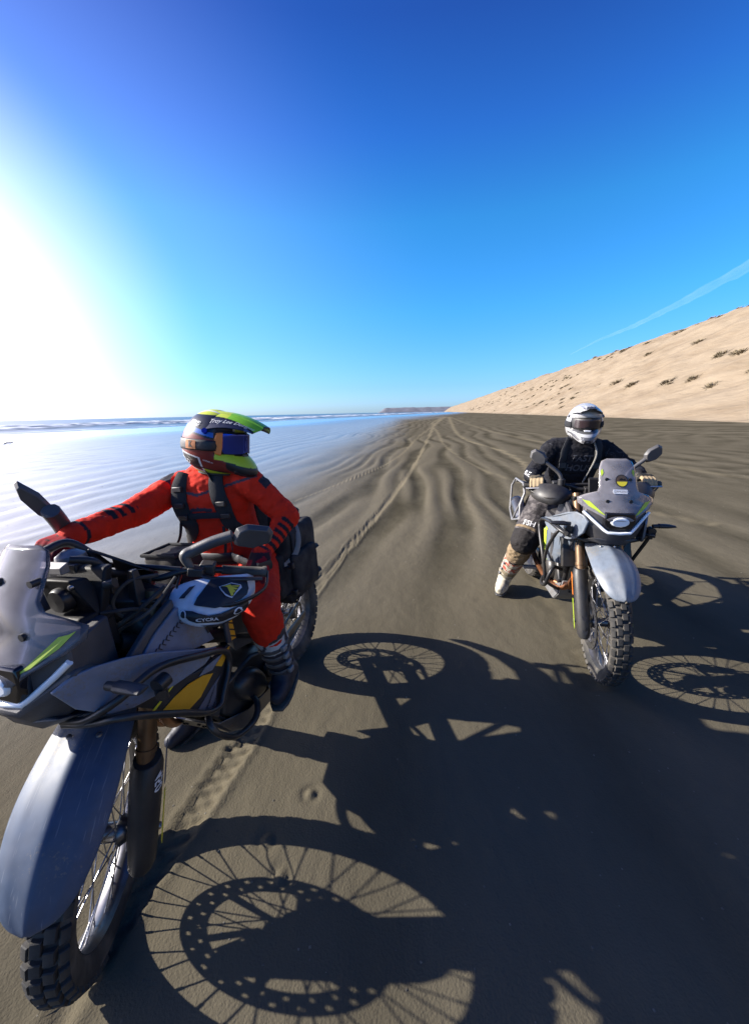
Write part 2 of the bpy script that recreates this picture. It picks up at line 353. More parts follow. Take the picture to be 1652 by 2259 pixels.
def build_beach():
    xs = axis(-4000, 4000, 620, 10.5, -.2); ys = axis(-60, 6000, 740, 10.3, 1.6)
    X, Y = np.meshgrid(xs, ys); x, y = X.ravel(), Y.ravel(); r = np.hypot(x, y)
    u = x * math.sin(RIDGE) + y * math.cos(RIDGE); w = x * math.cos(RIDGE) - y * math.sin(RIDGE)
    q = fbm(np.stack([w * .35, u * .12, 0 * u], 1), 3, 3) - .5
    ph = w * 6.6 + q * 17.0 + .9 * np.sin(u * .55 + w * .3)                       # long wandering ripples along the shore
    amp = smst(fbm(np.stack([w * .22, u * .1, 0 * u + 5], 1), 3, 9), .25, .6)
    fade = (1 - smst(r, 70, 260)); near = smst(y, 2.2, 5.5) * .85 + .15
    rip = (np.sin(ph) * .5 + .22 * np.sin(2 * ph + 1)) * .028 * amp * fade * near
    rip2 = np.sin(w * 15 + q * 38 + 1.3 * np.sin(u * .9)) * .0105 * smst(fbm(np.stack([w * .3, u * .16, 0 * u + 9], 1), 3, 14), .36, .6) * (1 - smst(r, 30, 90)) * near
    rip = rip + rip2
    und = (fbm(np.stack([x * .9, y * .5, 0 * x], 1), 4, 21) - .47) * .03 * (1 - smst(r, 60, 200)) * near
    fine = (fbm(np.stack([x * 22, y * 22, 0 * x], 1), 3, 33) - .45) * .0022 * (1 - smst(r, 4, 9))
    z = rip + und + fine; tm = np.zeros(x.shape)
    for k, (p, wd) in enumerate(TRACKS):
        sel = np.where((np.abs(x) < 40) & (y < 125) & (y > -2))[0]; d, al = seg_dist(x[sel], y[sel], smooth_line(p))
        wob = wd * (.5 + .25 * (vnoise(np.stack([al * 3, al * 0, al * 0], 1), k) - .5)); lim = np.maximum(np.maximum(wob, .0036 * r[sel]), .017 * np.abs(x[sel]))
        mk = 1 - smst(d, lim * .6, lim * 1.25)
        zi = -.006 * (1 - smst(d, wob * .7, wob)) + .004 * np.exp(-((d - wob * 1.1) / .025) ** 2)
        if k < 2:
            lat = d / np.maximum(wob, .01); gap = smst(np.sin(al * 2 * math.pi / .066 + np.where(lat > .45, 2.4, 0)), -.2, .25) * smst(np.abs(lat - .45), .05, .10) * (1 - smst(lat, .85, 1.0))
            zi = zi + (-.008 * gap + .004) * (1 - smst(r[sel], 4, 8)) * (d < wob * 1.3)
        z[sel] = z[sel] * (1 - mk * .7) + zi; tm[sel] = np.maximum(tm[sel], mk * ((.85, .85, .45, .5, .6, .6)[k]) * (.20 + .8 * smst(r[sel], 2, 8)))
    for cx, cy in ((-.44, 1.1), (-.72, 1.55), (-.3, 1.28), (-.62, .42), (-.36, .98), (.9, 3.0), (1.35, 3.0), (-.95, 1.62)):      # small scuffs
        d = np.hypot(x - cx, y - cy); z += .008 * np.exp(-(d / .02) ** 2) - .006 * np.exp(-((d - .03) / .015) ** 2)
    s = wet_s(x, y) + (fbm(np.stack([x * .05, y * .03, 0 * x], 1), 3, 44) - .5) * 16
    z += np.where(s < 45, -.36 * np.clip((45 - s) / 45, 0, 3) ** 1.4, 0); z = np.maximum(z, -3)
    z += np.where(dune_w(x, y) > 40, -1.5, 0)
    me = bpy.data.meshes.new('beach'); n = len(xs); m = len(ys)
    idx = np.arange(n * m).reshape(m, n); F = np.stack([idx[:-1, :-1], idx[:-1, 1:], idx[1:, 1:], idx[1:, :-1]], -1).reshape(-1, 4)
    me.from_pydata(np.stack([x, y, z], 1).tolist(), [], F.tolist()); me.shade_smooth()
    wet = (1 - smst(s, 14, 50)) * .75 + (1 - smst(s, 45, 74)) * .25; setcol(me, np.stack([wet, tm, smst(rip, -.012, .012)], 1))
    mt, nt, b = newmat('sand')
    a = nt.nodes.new('ShaderNodeAttribute'); a.attribute_name = 'Col'; sx = nt.nodes.new('ShaderNodeSeparateColor'); link(nt, a.outputs['Color'], sx.inputs[0])
    tcn = nt.nodes.new('ShaderNodeTexCoord')
    n1 = nt.nodes.new('ShaderNodeTexNoise'); n1.inputs['Scale'].default_value = 1.1; n1.inputs['Detail'].default_value = 9; n1.inputs['Roughness'].default_value = .62
    mp = nt.nodes.new('ShaderNodeMapping'); mp.inputs['Rotation'].default_value = (0, 0, RIDGE); mp.inputs['Scale'].default_value = (1.25, .8, 1)
    link(nt, tcn.outputs['Object'], mp.inputs[0]); link(nt, mp.outputs[0], n1.inputs['Vector'])
    cr = nt.nodes.new('ShaderNodeValToRGB'); cr.color_ramp.elements[0].position = .3; cr.color_ramp.elements[0].color = (.044, .039, .027, 1); cr.color_ramp.elements[1].position = .72; cr.color_ramp.elements[1].color = (.080, .071, .051, 1)
    link(nt, n1.outputs[0], cr.inputs[0])
    def mix(fac, A, Bc):
        k = nt.nodes.new('ShaderNodeMix'); k.data_type = 'RGBA'; link(nt, fac, k.inputs[0])
        for i, v in ((6, A), (7, Bc)):
            if isinstance(v, tuple): k.inputs[i].default_value = v
            else: link(nt, v, k.inputs[i])
        return k.outputs[2]
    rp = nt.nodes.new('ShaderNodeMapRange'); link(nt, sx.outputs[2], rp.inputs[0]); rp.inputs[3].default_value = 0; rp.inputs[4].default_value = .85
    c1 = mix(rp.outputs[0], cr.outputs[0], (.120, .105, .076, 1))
    c2 = mix(sx.outputs[1], c1, (.185, .157, .104, 1))
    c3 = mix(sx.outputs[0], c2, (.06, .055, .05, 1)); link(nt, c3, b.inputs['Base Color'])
    rg = nt.nodes.new('ShaderNodeMapRange'); link(nt, sx.outputs[0], rg.inputs[0]); rg.inputs[3].default_value = .9; rg.inputs[4].default_value = .78
    link(nt, rg.outputs[0], b.inputs['Roughness'])
    rs_ = nt.nodes.new('ShaderNodeMapRange'); link(nt, sx.outputs[0], rs_.inputs[0]); rs_.inputs[3].default_value = .10; rs_.inputs[4].default_value = .6; link(nt, rs_.outputs[0], b.inputs['Specular IOR Level'])
    n2 = nt.nodes.new('ShaderNodeTexNoise'); n2.inputs['Scale'].default_value = 130; n2.inputs['Detail'].default_value = 6; link(nt, tcn.outputs['Object'], n2.inputs['Vector'])
    bp = nt.nodes.new('ShaderNodeBump'); bp.inputs['Distance'].default_value = .0035; link(nt, n2.outputs[0], bp.inputs['Height'])
    iv = nt.nodes.new('ShaderNodeMath'); iv.operation = 'SUBTRACT'; iv.inputs[0].default_value = .75; link(nt, sx.outputs[0], iv.inputs[1]); iv.use_clamp = True; link(nt, iv.outputs[0], bp.inputs['Strength'])
    n3 = nt.nodes.new('ShaderNodeTexNoise'); n3.inputs['Scale'].default_value = 7; n3.inputs['Detail'].default_value = 7; link(nt, mp.outputs[0], n3.inputs['Vector'])
    bp2 = nt.nodes.new('ShaderNodeBump'); bp2.inputs['Distance'].default_value = .011; link(nt, n3.outputs[0], bp2.inputs['Height']); link(nt, iv.outputs[0], bp2.inputs['Strength']); link(nt, bp.outputs[0], bp2.inputs['Normal'])
    link(nt, bp2.outputs[0], b.inputs['Normal'])
    rs_.inputs[3].default_value = 0; rs_.inputs[4].default_value = 1.0; b.inputs['IOR'].default_value = 1.62; b.inputs['Coat Roughness'].default_value = .22; b.inputs['Coat IOR'].default_value = 1.45
    at2 = me.color_attributes.new('Sheen', 'FLOAT_COLOR', 'POINT'); sh = np.maximum(.8 * (1 - smst(x - .1 * y + 1.2 * (fbm(np.stack([w * 1.1, u * .3, 0 * u], 1), 3, 95) - .5), -6, -.2)) * smst(y, .8, 3), 1 - smst(s + 3 * (fbm(np.stack([w * .5, u * .12, 0 * u], 1), 3, 91) - .5), 38, 58)); c4 = np.ones((len(x), 4), np.float32); c4[:, :3] = sh[:, None]; at2.data.foreach_set('color', c4.ravel())
    a2 = nt.nodes.new('ShaderNodeAttribute'); a2.attribute_name = 'Sheen'; link(nt, a2.outputs['Fac'], rg.inputs[0]); link(nt, a2.outputs['Fac'], rs_.inputs[0])
    cw = nt.nodes.new('ShaderNodeMapRange'); link(nt, a2.outputs['Fac'], cw.inputs[0]); cw.inputs[1].default_value = .1; cw.inputs[2].default_value = .9; cw.inputs[3].default_value = 0; cw.inputs[4].default_value = .85; link(nt, cw.outputs[0], b.inputs['Coat Weight'])
    rw = nt.nodes.new('ShaderNodeMapRange'); rw.interpolation_type = 'SMOOTHSTEP'; link(nt, sx.outputs[0], rw.inputs[0]); rw.inputs[1].default_value = .12; rw.inputs[2].default_value = .62; rw.inputs[3].default_value = 1; rw.inputs[4].default_value = .2
    mrw = nt.nodes.new('ShaderNodeMath'); mrw.operation = 'MULTIPLY'; link(nt, rg.outputs[0], mrw.inputs[0]); link(nt, rw.outputs[0], mrw.inputs[1]); link(nt, mrw.outputs[0], b.inputs['Roughness'])
    me.materials.append(mt); o = bpy.data.objects.new('beach', me); COL.objects.link(o); o['kind'] = 'structure'; return o
beach = build_beach()
_bv = BVHTree.FromPolygons([v.co.copy() for v in beach.data.vertices if abs(v.co.x) < 14 and -1 < v.co.y < 12] or [], []) if False else None
def beach_z(x, y):
    h = beach.ray_cast(Vector((x, y, 3)), Vector((0, 0, -1))); return h[1].z if h[0] else 0.0

def build_sea():
    s = np.concatenate([np.linspace(10, -60, 180), -60 - np.geomspace(1, 40000, 120)]); t = axis(-3000, 30000, 300, 6.5, 120)
    S, T = np.meshgrid(s, t); s_, t_ = S.ravel(), T.ravel(); ang = math.atan(.3)
    x = -75 + math.sin(ang) * t_ + s_ * math.cos(ang); y = math.cos(ang) * t_ - s_ * math.sin(ang)
    wob = (fbm(np.stack([t_ * .02, s_ * .01, 0 * s_], 1), 3, 5) - .5) * 14
    ph = (s_ + wob) / 11.0 * 2 * math.pi; crest = np.clip(np.sin(ph), 0, 1) ** 3
    br = smst(fbm(np.stack([t_ * .05, np.floor((s_ + wob) / 11.0) * 3.7, 0 * s_], 1), 4, 71), .34, .5)
    dep = smst(-s_, 1, 25) * (1 - smst(-s_, 60, 160)); z = -.30 + crest * .55 * dep * (.4 + br * .6) + (fbm(np.stack([x * .25, y * .25, 0 * x], 1), 3, 8) - .45) * .25 * smst(-s_, 5, 40)
    foam = np.clip(crest * br * dep * 1.6, 0, 1)
    foam = np.maximum(foam, (1 - smst(np.abs(s_ + 1 + wob * .5), .3, 2.2)) * .8)
    foam *= smst(fbm(np.stack([x * .8, y * .5, 0 * x], 1), 3, 15), .25, .5)
    me = bpy.data.meshes.new('sea'); m, n = S.shape; idx = np.arange(n * m).reshape(m, n)
    F = np.stack([idx[:-1, :-1], idx[:-1, 1:], idx[1:, 1:], idx[1:, :-1]], -1).reshape(-1, 4)
    me.from_pydata(np.stack([x, y, z], 1).tolist(), [], F[:, ::-1].tolist()); me.shade_smooth(); setcol(me, np.stack([foam] * 3, 1))
    mt, nt, b = newmat('sea_water'); a = nt.nodes.new('ShaderNodeAttribute'); a.attribute_name = 'Col'
    k = nt.nodes.new('ShaderNodeMix'); k.data_type = 'RGBA'; link(nt, a.outputs['Fac'], k.inputs[0]); k.inputs[6].default_value = (.035, .062, .075, 1); k.inputs[7].default_value = (.75, .77, .8, 1); link(nt, k.outputs[2], b.inputs['Base Color'])
    r = nt.nodes.new('ShaderNodeMapRange'); link(nt, a.outputs['Fac'], r.inputs[0]); r.inputs[3].default_value = .32; r.inputs[4].default_value = .8; link(nt, r.outputs[0], b.inputs['Roughness'])
    tcn = nt.nodes.new('ShaderNodeTexCoord'); mp = nt.nodes.new('ShaderNodeMapping'); mp.inputs['Rotation'].default_value = (0, 0, ang); mp.inputs['Scale'].default_value = (1, .35, 1)
    nz = nt.nodes.new('ShaderNodeTexNoise'); nz.inputs['Scale'].default_value = .9; nz.inputs['Detail'].default_value = 6; link(nt, tcn.outputs['Object'], mp.inputs[0]); link(nt, mp.outputs[0], nz.inputs['Vector'])
    bp = nt.nodes.new('ShaderNodeBump'); bp.inputs['Strength'].default_value = .4; bp.inputs['Distance'].default_value = .3; link(nt, nz.outputs[0], bp.inputs['Height']); link(nt, bp.outputs[0], b.inputs['Normal'])
    me.materials.append(mt); o = bpy.data.objects.new('sea', me); COL.objects.link(o); o['kind'] = 'structure'
build_sea()

def dune_height(u, w):
    base = 27.5 + 3 * (fbm(np.stack([u * .02, 0 * u, 0 * u], 1), 3, 4) - .5)
    h = np.clip((w - base) * .66, 0, None); foot = 2.5; h = np.where(w - base < foot, h * 0 + .132 * np.clip(w - base, 0, None) ** 2, h - foot * .66 + .132 * foot ** 2 + 0)
    top = 22.6 + 1.1 * (fbm(np.stack([u * .11, 0 * u + 6, 0 * u], 1), 3, 13) - .5) + 2.6 * (fbm(np.stack([u * .012, 0 * u + 3, 0 * u], 1), 4, 12) - .5)
    k = 1.6; h2 = -k * np.log(np.exp(-np.minimum(h, 60) / k) + np.exp(-top / k)) * 1.0
    rel = (fbm(np.stack([u * .06, w * .12, 0 * u], 1), 4, 19) - .47) * 1.7 + (fbm(np.stack([u * .35, w * .5, 0 * u], 1), 4, 29) - .47) * .75 - np.abs(fbm(np.stack([(u + w * .5) * .13, w * .02, 0 * u], 1), 3, 31) - .45) * 1.6
    return h2 + rel * smst(w - base, 1, 9) - .15
def build_dune():
    u = np.concatenate([np.linspace(-40, 140, 420), 140 + np.geomspace(1, 1750, 260)]); w = np.concatenate([np.linspace(24, 72, 130), np.linspace(75, 140, 12)])
    U, Wd = np.meshgrid(u, w); uu, ww = U.ravel(), Wd.ravel(); z = dune_height(uu, ww)
    x = uu * math.sin(RIDGE) + ww * math.cos(RIDGE); y = uu * math.cos(RIDGE) - ww * math.sin(RIDGE)
    me = bpy.data.meshes.new('sand_dune'); m, n = U.shape; idx = np.arange(n * m).reshape(m, n)
    F = np.stack([idx[:-1, :-1], idx[:-1, 1:], idx[1:, 1:], idx[1:, :-1]], -1).reshape(-1, 4)
    me.from_pydata(np.stack([x, y, z], 1).tolist(), [], F[:, ::-1].tolist()); me.shade_smooth()
    mt, nt, b = newmat('dry_sand'); tcn = nt.nodes.new('ShaderNodeTexCoord'); mp = nt.nodes.new('ShaderNodeMapping'); mp.inputs['Rotation'].default_value = (0, 0, RIDGE); mp.inputs['Scale'].default_value = (1, .3, .6)
    link(nt, tcn.outputs['Object'], mp.inputs[0]); n1 = nt.nodes.new('ShaderNodeTexNoise'); n1.inputs['Scale'].default_value = .25; n1.inputs['Detail'].default_value = 10; n1.inputs['Roughness'].default_value = .65; link(nt, mp.outputs[0], n1.inputs['Vector'])
    cr = nt.nodes.new('ShaderNodeValToRGB'); cr.color_ramp.elements[0].position = .35; cr.color_ramp.elements[0].color = (.172, .132, .09, 1); cr.color_ramp.elements[1].position = .58; cr.color_ramp.elements[1].color = (.222, .178, .127, 1)
    link(nt, n1.outputs[0], cr.inputs[0]); link(nt, cr.outputs[0], b.inputs['Base Color']); b.inputs['Roughness'].default_value = .95; b.inputs['Specular IOR Level'].default_value = .1
    bp = nt.nodes.new('ShaderNodeBump'); bp.inputs['Strength'].default_value = .7; bp.inputs['Distance'].default_value = .5; n2 = nt.nodes.new('ShaderNodeTexNoise'); n2.inputs['Scale'].default_value = .8; n2.inputs['Detail'].default_value = 8; link(nt, mp.outputs[0], n2.inputs['Vector'])
    link(nt, n2.outputs[0], bp.inputs['Height']); link(nt, bp.outputs[0], b.inputs['Normal'])
    me.materials.append(mt); o = bpy.data.objects.new('sand_dune', me); COL.objects.link(o); o['kind'] = 'structure'
build_dune()
def uw(u, w): return (u * math.sin(RIDGE) + w * math.cos(RIDGE), u * math.cos(RIDGE) - w * math.sin(RIDGE))

# headland far along the coast
def build_headland():
    mb = MB(); rows = []; n = 60
    for j, (dy, hk) in enumerate(((0, 0), (60, .55), (140, .92), (420, 1.0), (900, .4))):
        row = []
        for i in range(n):
            a = rad(.6 + 12.5 * i / (n - 1)); D = 3600 + dy; e = smst(np.array([i / (n - 1)]), 0, .12)[0]
            h = 50 * e * (.8 + .35 * fbm(np.array([[i * .21, j * .3, 0]]), 3, 6)[0]) * hk
            row.append((D * math.sin(a), D * math.cos(a), h - 1))
        rows.append(row)
    mb.grid(rows); o = obj('headland_hills', mb, None); mt = mat('headland', (.10, .105, .13), .95, var=.25, scale=.02); o.data.materials.append(mt); o['kind'] = 'structure'  # grey-blue base colour stands in for distance haze
build_headland()

# scrub bushes on the dune face: each clump is a tangle of bent twigs
mat('scrub', (.165, .130, .080), .9, var=.35, scale=6); mat('dark_scrub', (.085, .065, .038), .9, var=.3, scale=6)
def bush_mesh(seed, n=110):
    rnd = random.Random(seed); mb = MB()
    for k in range(n):
        a = rnd.uniform(0, 6.28); r = rnd.uniform(0, .45) ** .8; x, y = r * math.cos(a), r * math.sin(a) * .7
        lx, ly = x * rnd.uniform(.4, 1.1) + rnd.uniform(-.12, .12), y * rnd.uniform(.4, 1.1) + rnd.uniform(-.12, .12); h = rnd.uniform(.18, .48) * (1 - r * .8); wd = rnd.uniform(.015, .04)
        c, s = math.cos(a + 1.3) * wd, math.sin(a + 1.3) * wd
        mb.add([(x - c, y - s, -.1), (x + c, y + s, -.1), (x + lx * .5 + c, y + ly * .5 + s, h * .6), (x + lx * .5 - c, y + ly * .5 - s, h * .6), (x + lx, y + ly, h)], [(0, 1, 2, 3), (3, 2, 4)])
    me = bpy.data.meshes.new('scrub_bush'); me.from_pydata(mb.v, [], mb.f); return me
BM = [bush_mesh(k) for k in range(4)]
for me_ in BM[:3]: me_.materials.append(MATS['scrub'])
BM[3].materials.append(MATS['dark_scrub'])
def bush(u, w, sc, k, label, group=None):
    x, y = uw(u, w); z = float(dune_height(np.array([u], float), np.array([w], float))[0])
    o = bpy.data.objects.new('scrub_bush', BM[k]); COL.objects.link(o); o.location = (x, y, z); o.scale = (sc * .95, sc * 1.35, sc * .8)
    o.rotation_euler = (0, -.5, random.uniform(-.3, .3)); tag(o, label, 'bush', group)
def dune_hit(az, el):       # where a look direction meets the dune
    a, e = rad(az), rad(el); t = np.linspace(20, 900, 9000); x = np.sin(a) * np.cos(e) * t; y = np.cos(a) * np.cos(e) * t; z = CAM_H + np.sin(e) * t
    u = x * math.sin(RIDGE) + y * math.cos(RIDGE); w = x * math.cos(RIDGE) - y * math.sin(RIDGE); k = np.argmax(dune_height(u, w) > z); return float(u[k]), float(w[k])
for az_, el_, sc, k, lb in ((36.4, 2.65, 1.9, 3, 'darkest scrub bush low on the dune face above the white helmet rider'), (40.6, 5.2, 1.9, 0, 'large pale scrub bush at the right edge halfway up the dune'), (38.6, 6.7, 1.7, 1, 'solitary scrub bush high on the bare upper dune at right'),
                        (33.0, 2.6, 2.0, 2, 'broad scrub bush beside the darkest one low on the dune'), (31.4, 2.9, 2.1, 1, 'low spreading scrub bush left of the broad one on the dune'), (34.2, 5.9, 1.6, 0, 'tall narrow scrub bush in the middle of the upper dune face')):
    u_, w_ = dune_hit(az_, el_); bush(u_, w_, sc, k, lb)
nb = 0; rb = random.Random(11)
while nb < 165:
    u_ = 30 + 420 * rb.random() ** 1.5; w_ = rb.uniform(31, 63)
    dens = float(fbm(np.array([[u_ * .035, w_ * .09, 2.]]), 3, 77)[0])
    if u_ < 60 and rb.random() < .75: continue
    if dens < rb.uniform(.36, .62): continue
    bush(u_, w_, rb.uniform(.7, 1.7), rb.randrange(3), 'small dry scrub bush dotting the sunlit sand dune', 'scrub bushes scattered over the sand dune'); nb += 1
for k in range(9):          # crest scrub
    bush(18 + 300 * (k / 9) ** 1.3 + rb.uniform(-3, 3), rb.uniform(61.5, 66), rb.uniform(.6, 1.2), rb.randrange(3), 'small scrub bush along the crest of the sand dune', 'scrub bushes along the dune crest')

# contrail: a thin drifting tube of ice cloud high up
def build_contrail():
    mb = MB(); A = [(26.0, 6.6, 4), (29, 8.0, 18), (32.5, 9.15, 36), (36.5, 10.9, 58), (41.6, 13.3, 90), (47, 15.6, 130), (54, 18, 180)]; pts = []; rs = []
    D = 9000
    for k in range(len(A) - 1):
        for q in range(10):
            t = q / 10; a, e, r = [A[k][i] * (1 - t) + A[k + 1][i] * t for i in range(3)]; j = (random.random() - .5) * r * .25
            pts.append((D * math.sin(rad(a)), D * math.cos(rad(a)), D * math.tan(rad(e)) + j)); rs.append(r * random.uniform(.85, 1.15))
    mb.tube(pts, rs, 12); o = obj('contrail', mb, None)
    mt, nt, b = newmat('ice_cloud'); nt.nodes.remove(b); tr = nt.nodes.new('ShaderNodeBsdfTransparent'); df = nt.nodes.new('ShaderNodeBsdfDiffuse'); df.inputs[0].default_value = (.9, .9, .9, 1)
    tl = nt.nodes.new('ShaderNodeBsdfTranslucent'); tl.inputs[0].default_value = (.9, .9, .9, 1); aa = nt.nodes.new('ShaderNodeAddShader'); link(nt, df.outputs[0], aa.inputs[0]); link(nt, tl.outputs[0], aa.inputs[1])
    tcn = nt.nodes.new('ShaderNodeTexCoord'); nz = nt.nodes.new('ShaderNodeTexNoise'); nz.inputs['Scale'].default_value = .004; nz.inputs['Detail'].default_value = 6; link(nt, tcn.outputs['Object'], nz.inputs['Vector'])
    lw = nt.nodes.new('ShaderNodeLayerWeight'); lw.inputs[0].default_value = .5; mr = nt.nodes.new('ShaderNodeMapRange'); link(nt, lw.outputs['Facing'], mr.inputs[0]); mr.inputs[1].default_value = 1; mr.inputs[2].default_value = 0; mr.inputs[3].default_value = 0; mr.inputs[4].default_value = .055
    mu = nt.nodes.new('ShaderNodeMath'); mu.operation = 'MULTIPLY'; link(nt, nz.outputs[0], mu.inputs[0]); link(nt, mr.outputs[0], mu.inputs[1])
    ms = nt.nodes.new('ShaderNodeMixShader'); link(nt, mu.outputs[0], ms.inputs[0]); link(nt, tr.outputs[0], ms.inputs[1]); link(nt, aa.outputs[0], ms.inputs[2]); link(nt, ms.outputs[0], nt.nodes['Material Output'].inputs[0])
    o.data.materials.append(mt); tag(o, 'thin white vapour trail slanting across the blue sky above the dune', 'contrail')
build_contrail()
# drift log with a gull-like stump by the water, far left
o = obj('driftwood', MB().tube([(-26.2, 27.5, -.03), (-26.0, 27.55, .06), (-25.8, 27.7, .05), (-25.7, 27.75, .10), (-25.68, 27.75, .20)], [.03, .05, .045, .03, .015], 8), 'scrub')
tag(o, 'small dark piece of driftwood lying on the wet sand by the surf', 'driftwood')
# broken shell and grit strewn over the damp sand
mat('shell_grit', (.10, .09, .07), .8, var=.8, scale=40)
_rg = random.Random(5); _g = MB()
for _ in range(900):
    y_ = .3 + 9 * _rg.random() ** 1.7; x_ = _rg.uniform(-1, 1) * (1.2 + y_ * 1.1); q_ = _rg.uniform(.0025, .006) * (1 + .10 * y_); a_ = _rg.uniform(0, 6.3); h_ = q_ * _rg.uniform(.25, .6)
    hit = beach_z(x_, y_); _g.add([(x_ + q_ * math.cos(a_ + t_) * k_, y_ + q_ * math.sin(a_ + t_) * k_, hit - .001 + z_) for z_, k_ in ((0, 1), (h_, .55)) for t_ in (0, 1.5, 3.2, 4.6)], [(0, 1, 5, 4), (1, 2, 6, 5), (2, 3, 7, 6), (3, 0, 4, 7), (4, 5, 6, 7)])
obj('shell_grit', _g, 'shell_grit', kind='stuff')
#@@BIKES
# ------------------------------------------------------------------ motorcycles
RAKE = rad(27); AXR = .348
SD = Vector((-math.sin(RAKE), 0, math.cos(RAKE))); SA0 = Vector((-.05, 0, AXR))
def steer_fn(s):
    R = Matrix.Rotation(s, 4, SD); T = Matrix.Translation(SA0); return T @ R @ T.inverted()
def pose(x, y, hd, lean): return Matrix.Translation((x, y, 0)) @ Matrix.Rotation(rad(hd), 4, 'Z') @ Matrix.Rotation(-rad(lean), 4, 'X')
B1 = pose(-.846, .773, -106.7, -3.8); ST1 = rad(30.9)
B2 = pose(1.335, 2.017, -98.5, .8); ST2 = rad(-7)
_rv = Vector((-.2568, .2309, .4724)); _pv = Matrix.Translation((-.3557, 0, .948))
WH1 = Matrix.Translation((.0054, -.0157, .0239)) @ _pv @ Matrix.Rotation(_rv.length, 4, _rv.normalized()) @ _pv.inverted()     # turned front end of the first motorcycle
def warp1(p):
    k = min(1, max(0, (p.x + 1.05) / .45)) * max(0, .66 - p.z); return Vector((p.x - .42 * k, p.y - .16 * max(0, -.9 - p.x) / .6, p.z + .08 * k))

def block_mesh(lx, ly, h):
    mb = MB(); mb.add([(a * lx / 2 * k, b * ly / 2 * k, z) for z, k in ((-.004, 1.0), (h * .75, .95), (h, .84)) for a, b in ((-1, -1), (1, -1), (1, 1), (-1, 1))],
                      [(0, 1, 5, 4), (1, 2, 6, 5), (2, 3, 7, 6), (3, 0, 4, 7), (4, 5, 9, 8), (5, 6, 10, 9), (6, 7, 11, 10), (7, 4, 8, 11), (8, 9, 10, 11)])
    me = bpy.data.meshes.new('tread_block'); me.from_pydata(mb.v, [], mb.f); me.materials.append(MATS['rubber']); return me
BLK = [block_mesh(.036, .026, .0105), block_mesh(.034, .022, .0095)]
def wheel(root, frame, c, R, rimr, wid, front, rim_mat):
    """tyre with tread blocks, rim with spokes, hub and brake disc; axle along Y at c"""
    c = Vector(c); k = wid / 2; Rc = R - .0105
    ty = obj('front_tyre' if front else 'rear_tyre', MB().lathe([(rimr - .006, -k * .62), (rimr + .012, -k * .86), (rimr + (Rc - rimr) * .5, -k), (Rc - .014, -k * .93), (Rc - .004, -k * .62), (Rc, -k * .25), (Rc, k * .25), (Rc - .004, k * .62), (Rc - .014, k * .93), (rimr + (Rc - rimr) * .5, k), (rimr + .012, k * .86), (rimr - .006, k * .62)], c, n=72), 'rubber', root, frame)
    N = 42; items = []
    for i in range(N):
        for j, (yy, tilt, lift, kind, ph) in enumerate(((-k * .30, 0, 0, 0, 0), (k * .30, 0, 0, 0, .5), (-k * .80, .62, -.009, 1, .25), (k * .80, -.62, -.009, 1, .75))):
            a = 2 * math.pi * (i + ph) / N
            L = Matrix.Translation(c) @ Matrix.Rotation(a, 4, 'Y') @ Matrix.Translation((0, yy, Rc + lift)) @ Matrix.Rotation(tilt, 4, 'X')
            items.append((kind, L, wid))
    if front:
        for kind, L, _ in items:
            o = bpy.data.objects.new('tread_block', BLK[kind]); place(o, ty, frame @ L)
    else:
        mb = MB()
        for kind, L, _ in items:
            me = BLK[kind]; sc = Matrix.Diagonal((1.1, wid / .09, 1, 1)); mb.add([L @ sc @ v.co for v in me.vertices], [tuple(p.vertices) for p in me.polygons])
        obj('tread', mb, 'rubber', ty, frame, kind='stuff')
    rm = obj('front_rim' if front else 'rear_rim', MB().lathe([(rimr + .004, -k * .66), (rimr - .004, -k * .70), (rimr - .010, -k * .45), (rimr - .017, -k * .2), (rimr - .017, k * .2), (rimr - .010, k * .45), (rimr - .004, k * .70), (rimr + .004, k * .66), (rimr - .004, k * .3), (rimr - .004, -k * .3)], c, n=72), rim_mat, root, frame)
    mbs = []
    for side in (-1, 1):
        for dr in (-1, 1):
            off = dr * rad(48); a0 = Vector((.034 * math.cos(off), side * .034, .034 * math.sin(off))); b0 = Vector((rimr - .014, side * k * .12, 0))
            mb = MB().tube([a0, b0], .0021, 6).tube([b0 - (b0 - a0).normalized() * .016, b0], .0034, 6); me = bpy.data.meshes.new('spoke'); me.from_pydata(mb.v, [], mb.f); me.materials.append(MATS['alloy']); mbs.append(me)
    n = 9
    if front:
        for i in range(n):
            for q, me in enumerate(mbs):
                o = bpy.data.objects.new('spoke', me); place(o, rm, frame @ Matrix.Translation(c) @ Matrix.Rotation(2 * math.pi * (i + q / 4) / n, 4, 'Y'))
    else:
        mb = MB()
        for i in range(n):
            for q, me in enumerate(mbs):
                L = Matrix.Translation(c) @ Matrix.Rotation(2 * math.pi * (i + q / 4) / n, 4, 'Y'); mb.add([L @ v.co for v in me.vertices], [tuple(p.vertices) for p in me.polygons])
        obj('spokes', mb, 'alloy', rm, frame)
    obj('front_hub' if front else 'rear_hub', MB().lathe([(.012, -.062), (.03, -.06), (.042, -.042), (.042, -.032), (.026, -.024), (.026, .024), (.042, .032), (.042, .042), (.03, .06), (.012, .062)], c, n=28), 'dark_alloy', root, frame)
    # brake disc on the rider's right with rows of holes and a carrier
    mb = MB(); ro, ri = (.16, .118) if front else (.12, .085); n = 96; ring = np.linspace(ri, ro, 6)
    for y in (-.003, .003):
        for i in range(n):
            for j in range(5):
                if (j == 1 and i % 4 == 0) or (j == 3 and i % 4 == 2): continue
                a, b = 2 * math.pi * i / n, 2 * math.pi * (i + 1) / n
                mb.add([c + Vector((r * math.cos(t), -.068 + y, r * math.sin(t))) for r, t in ((ring[j], a), (ring[j + 1], a), (ring[j + 1], b), (ring[j], b))], [(0, 1, 2, 3)])
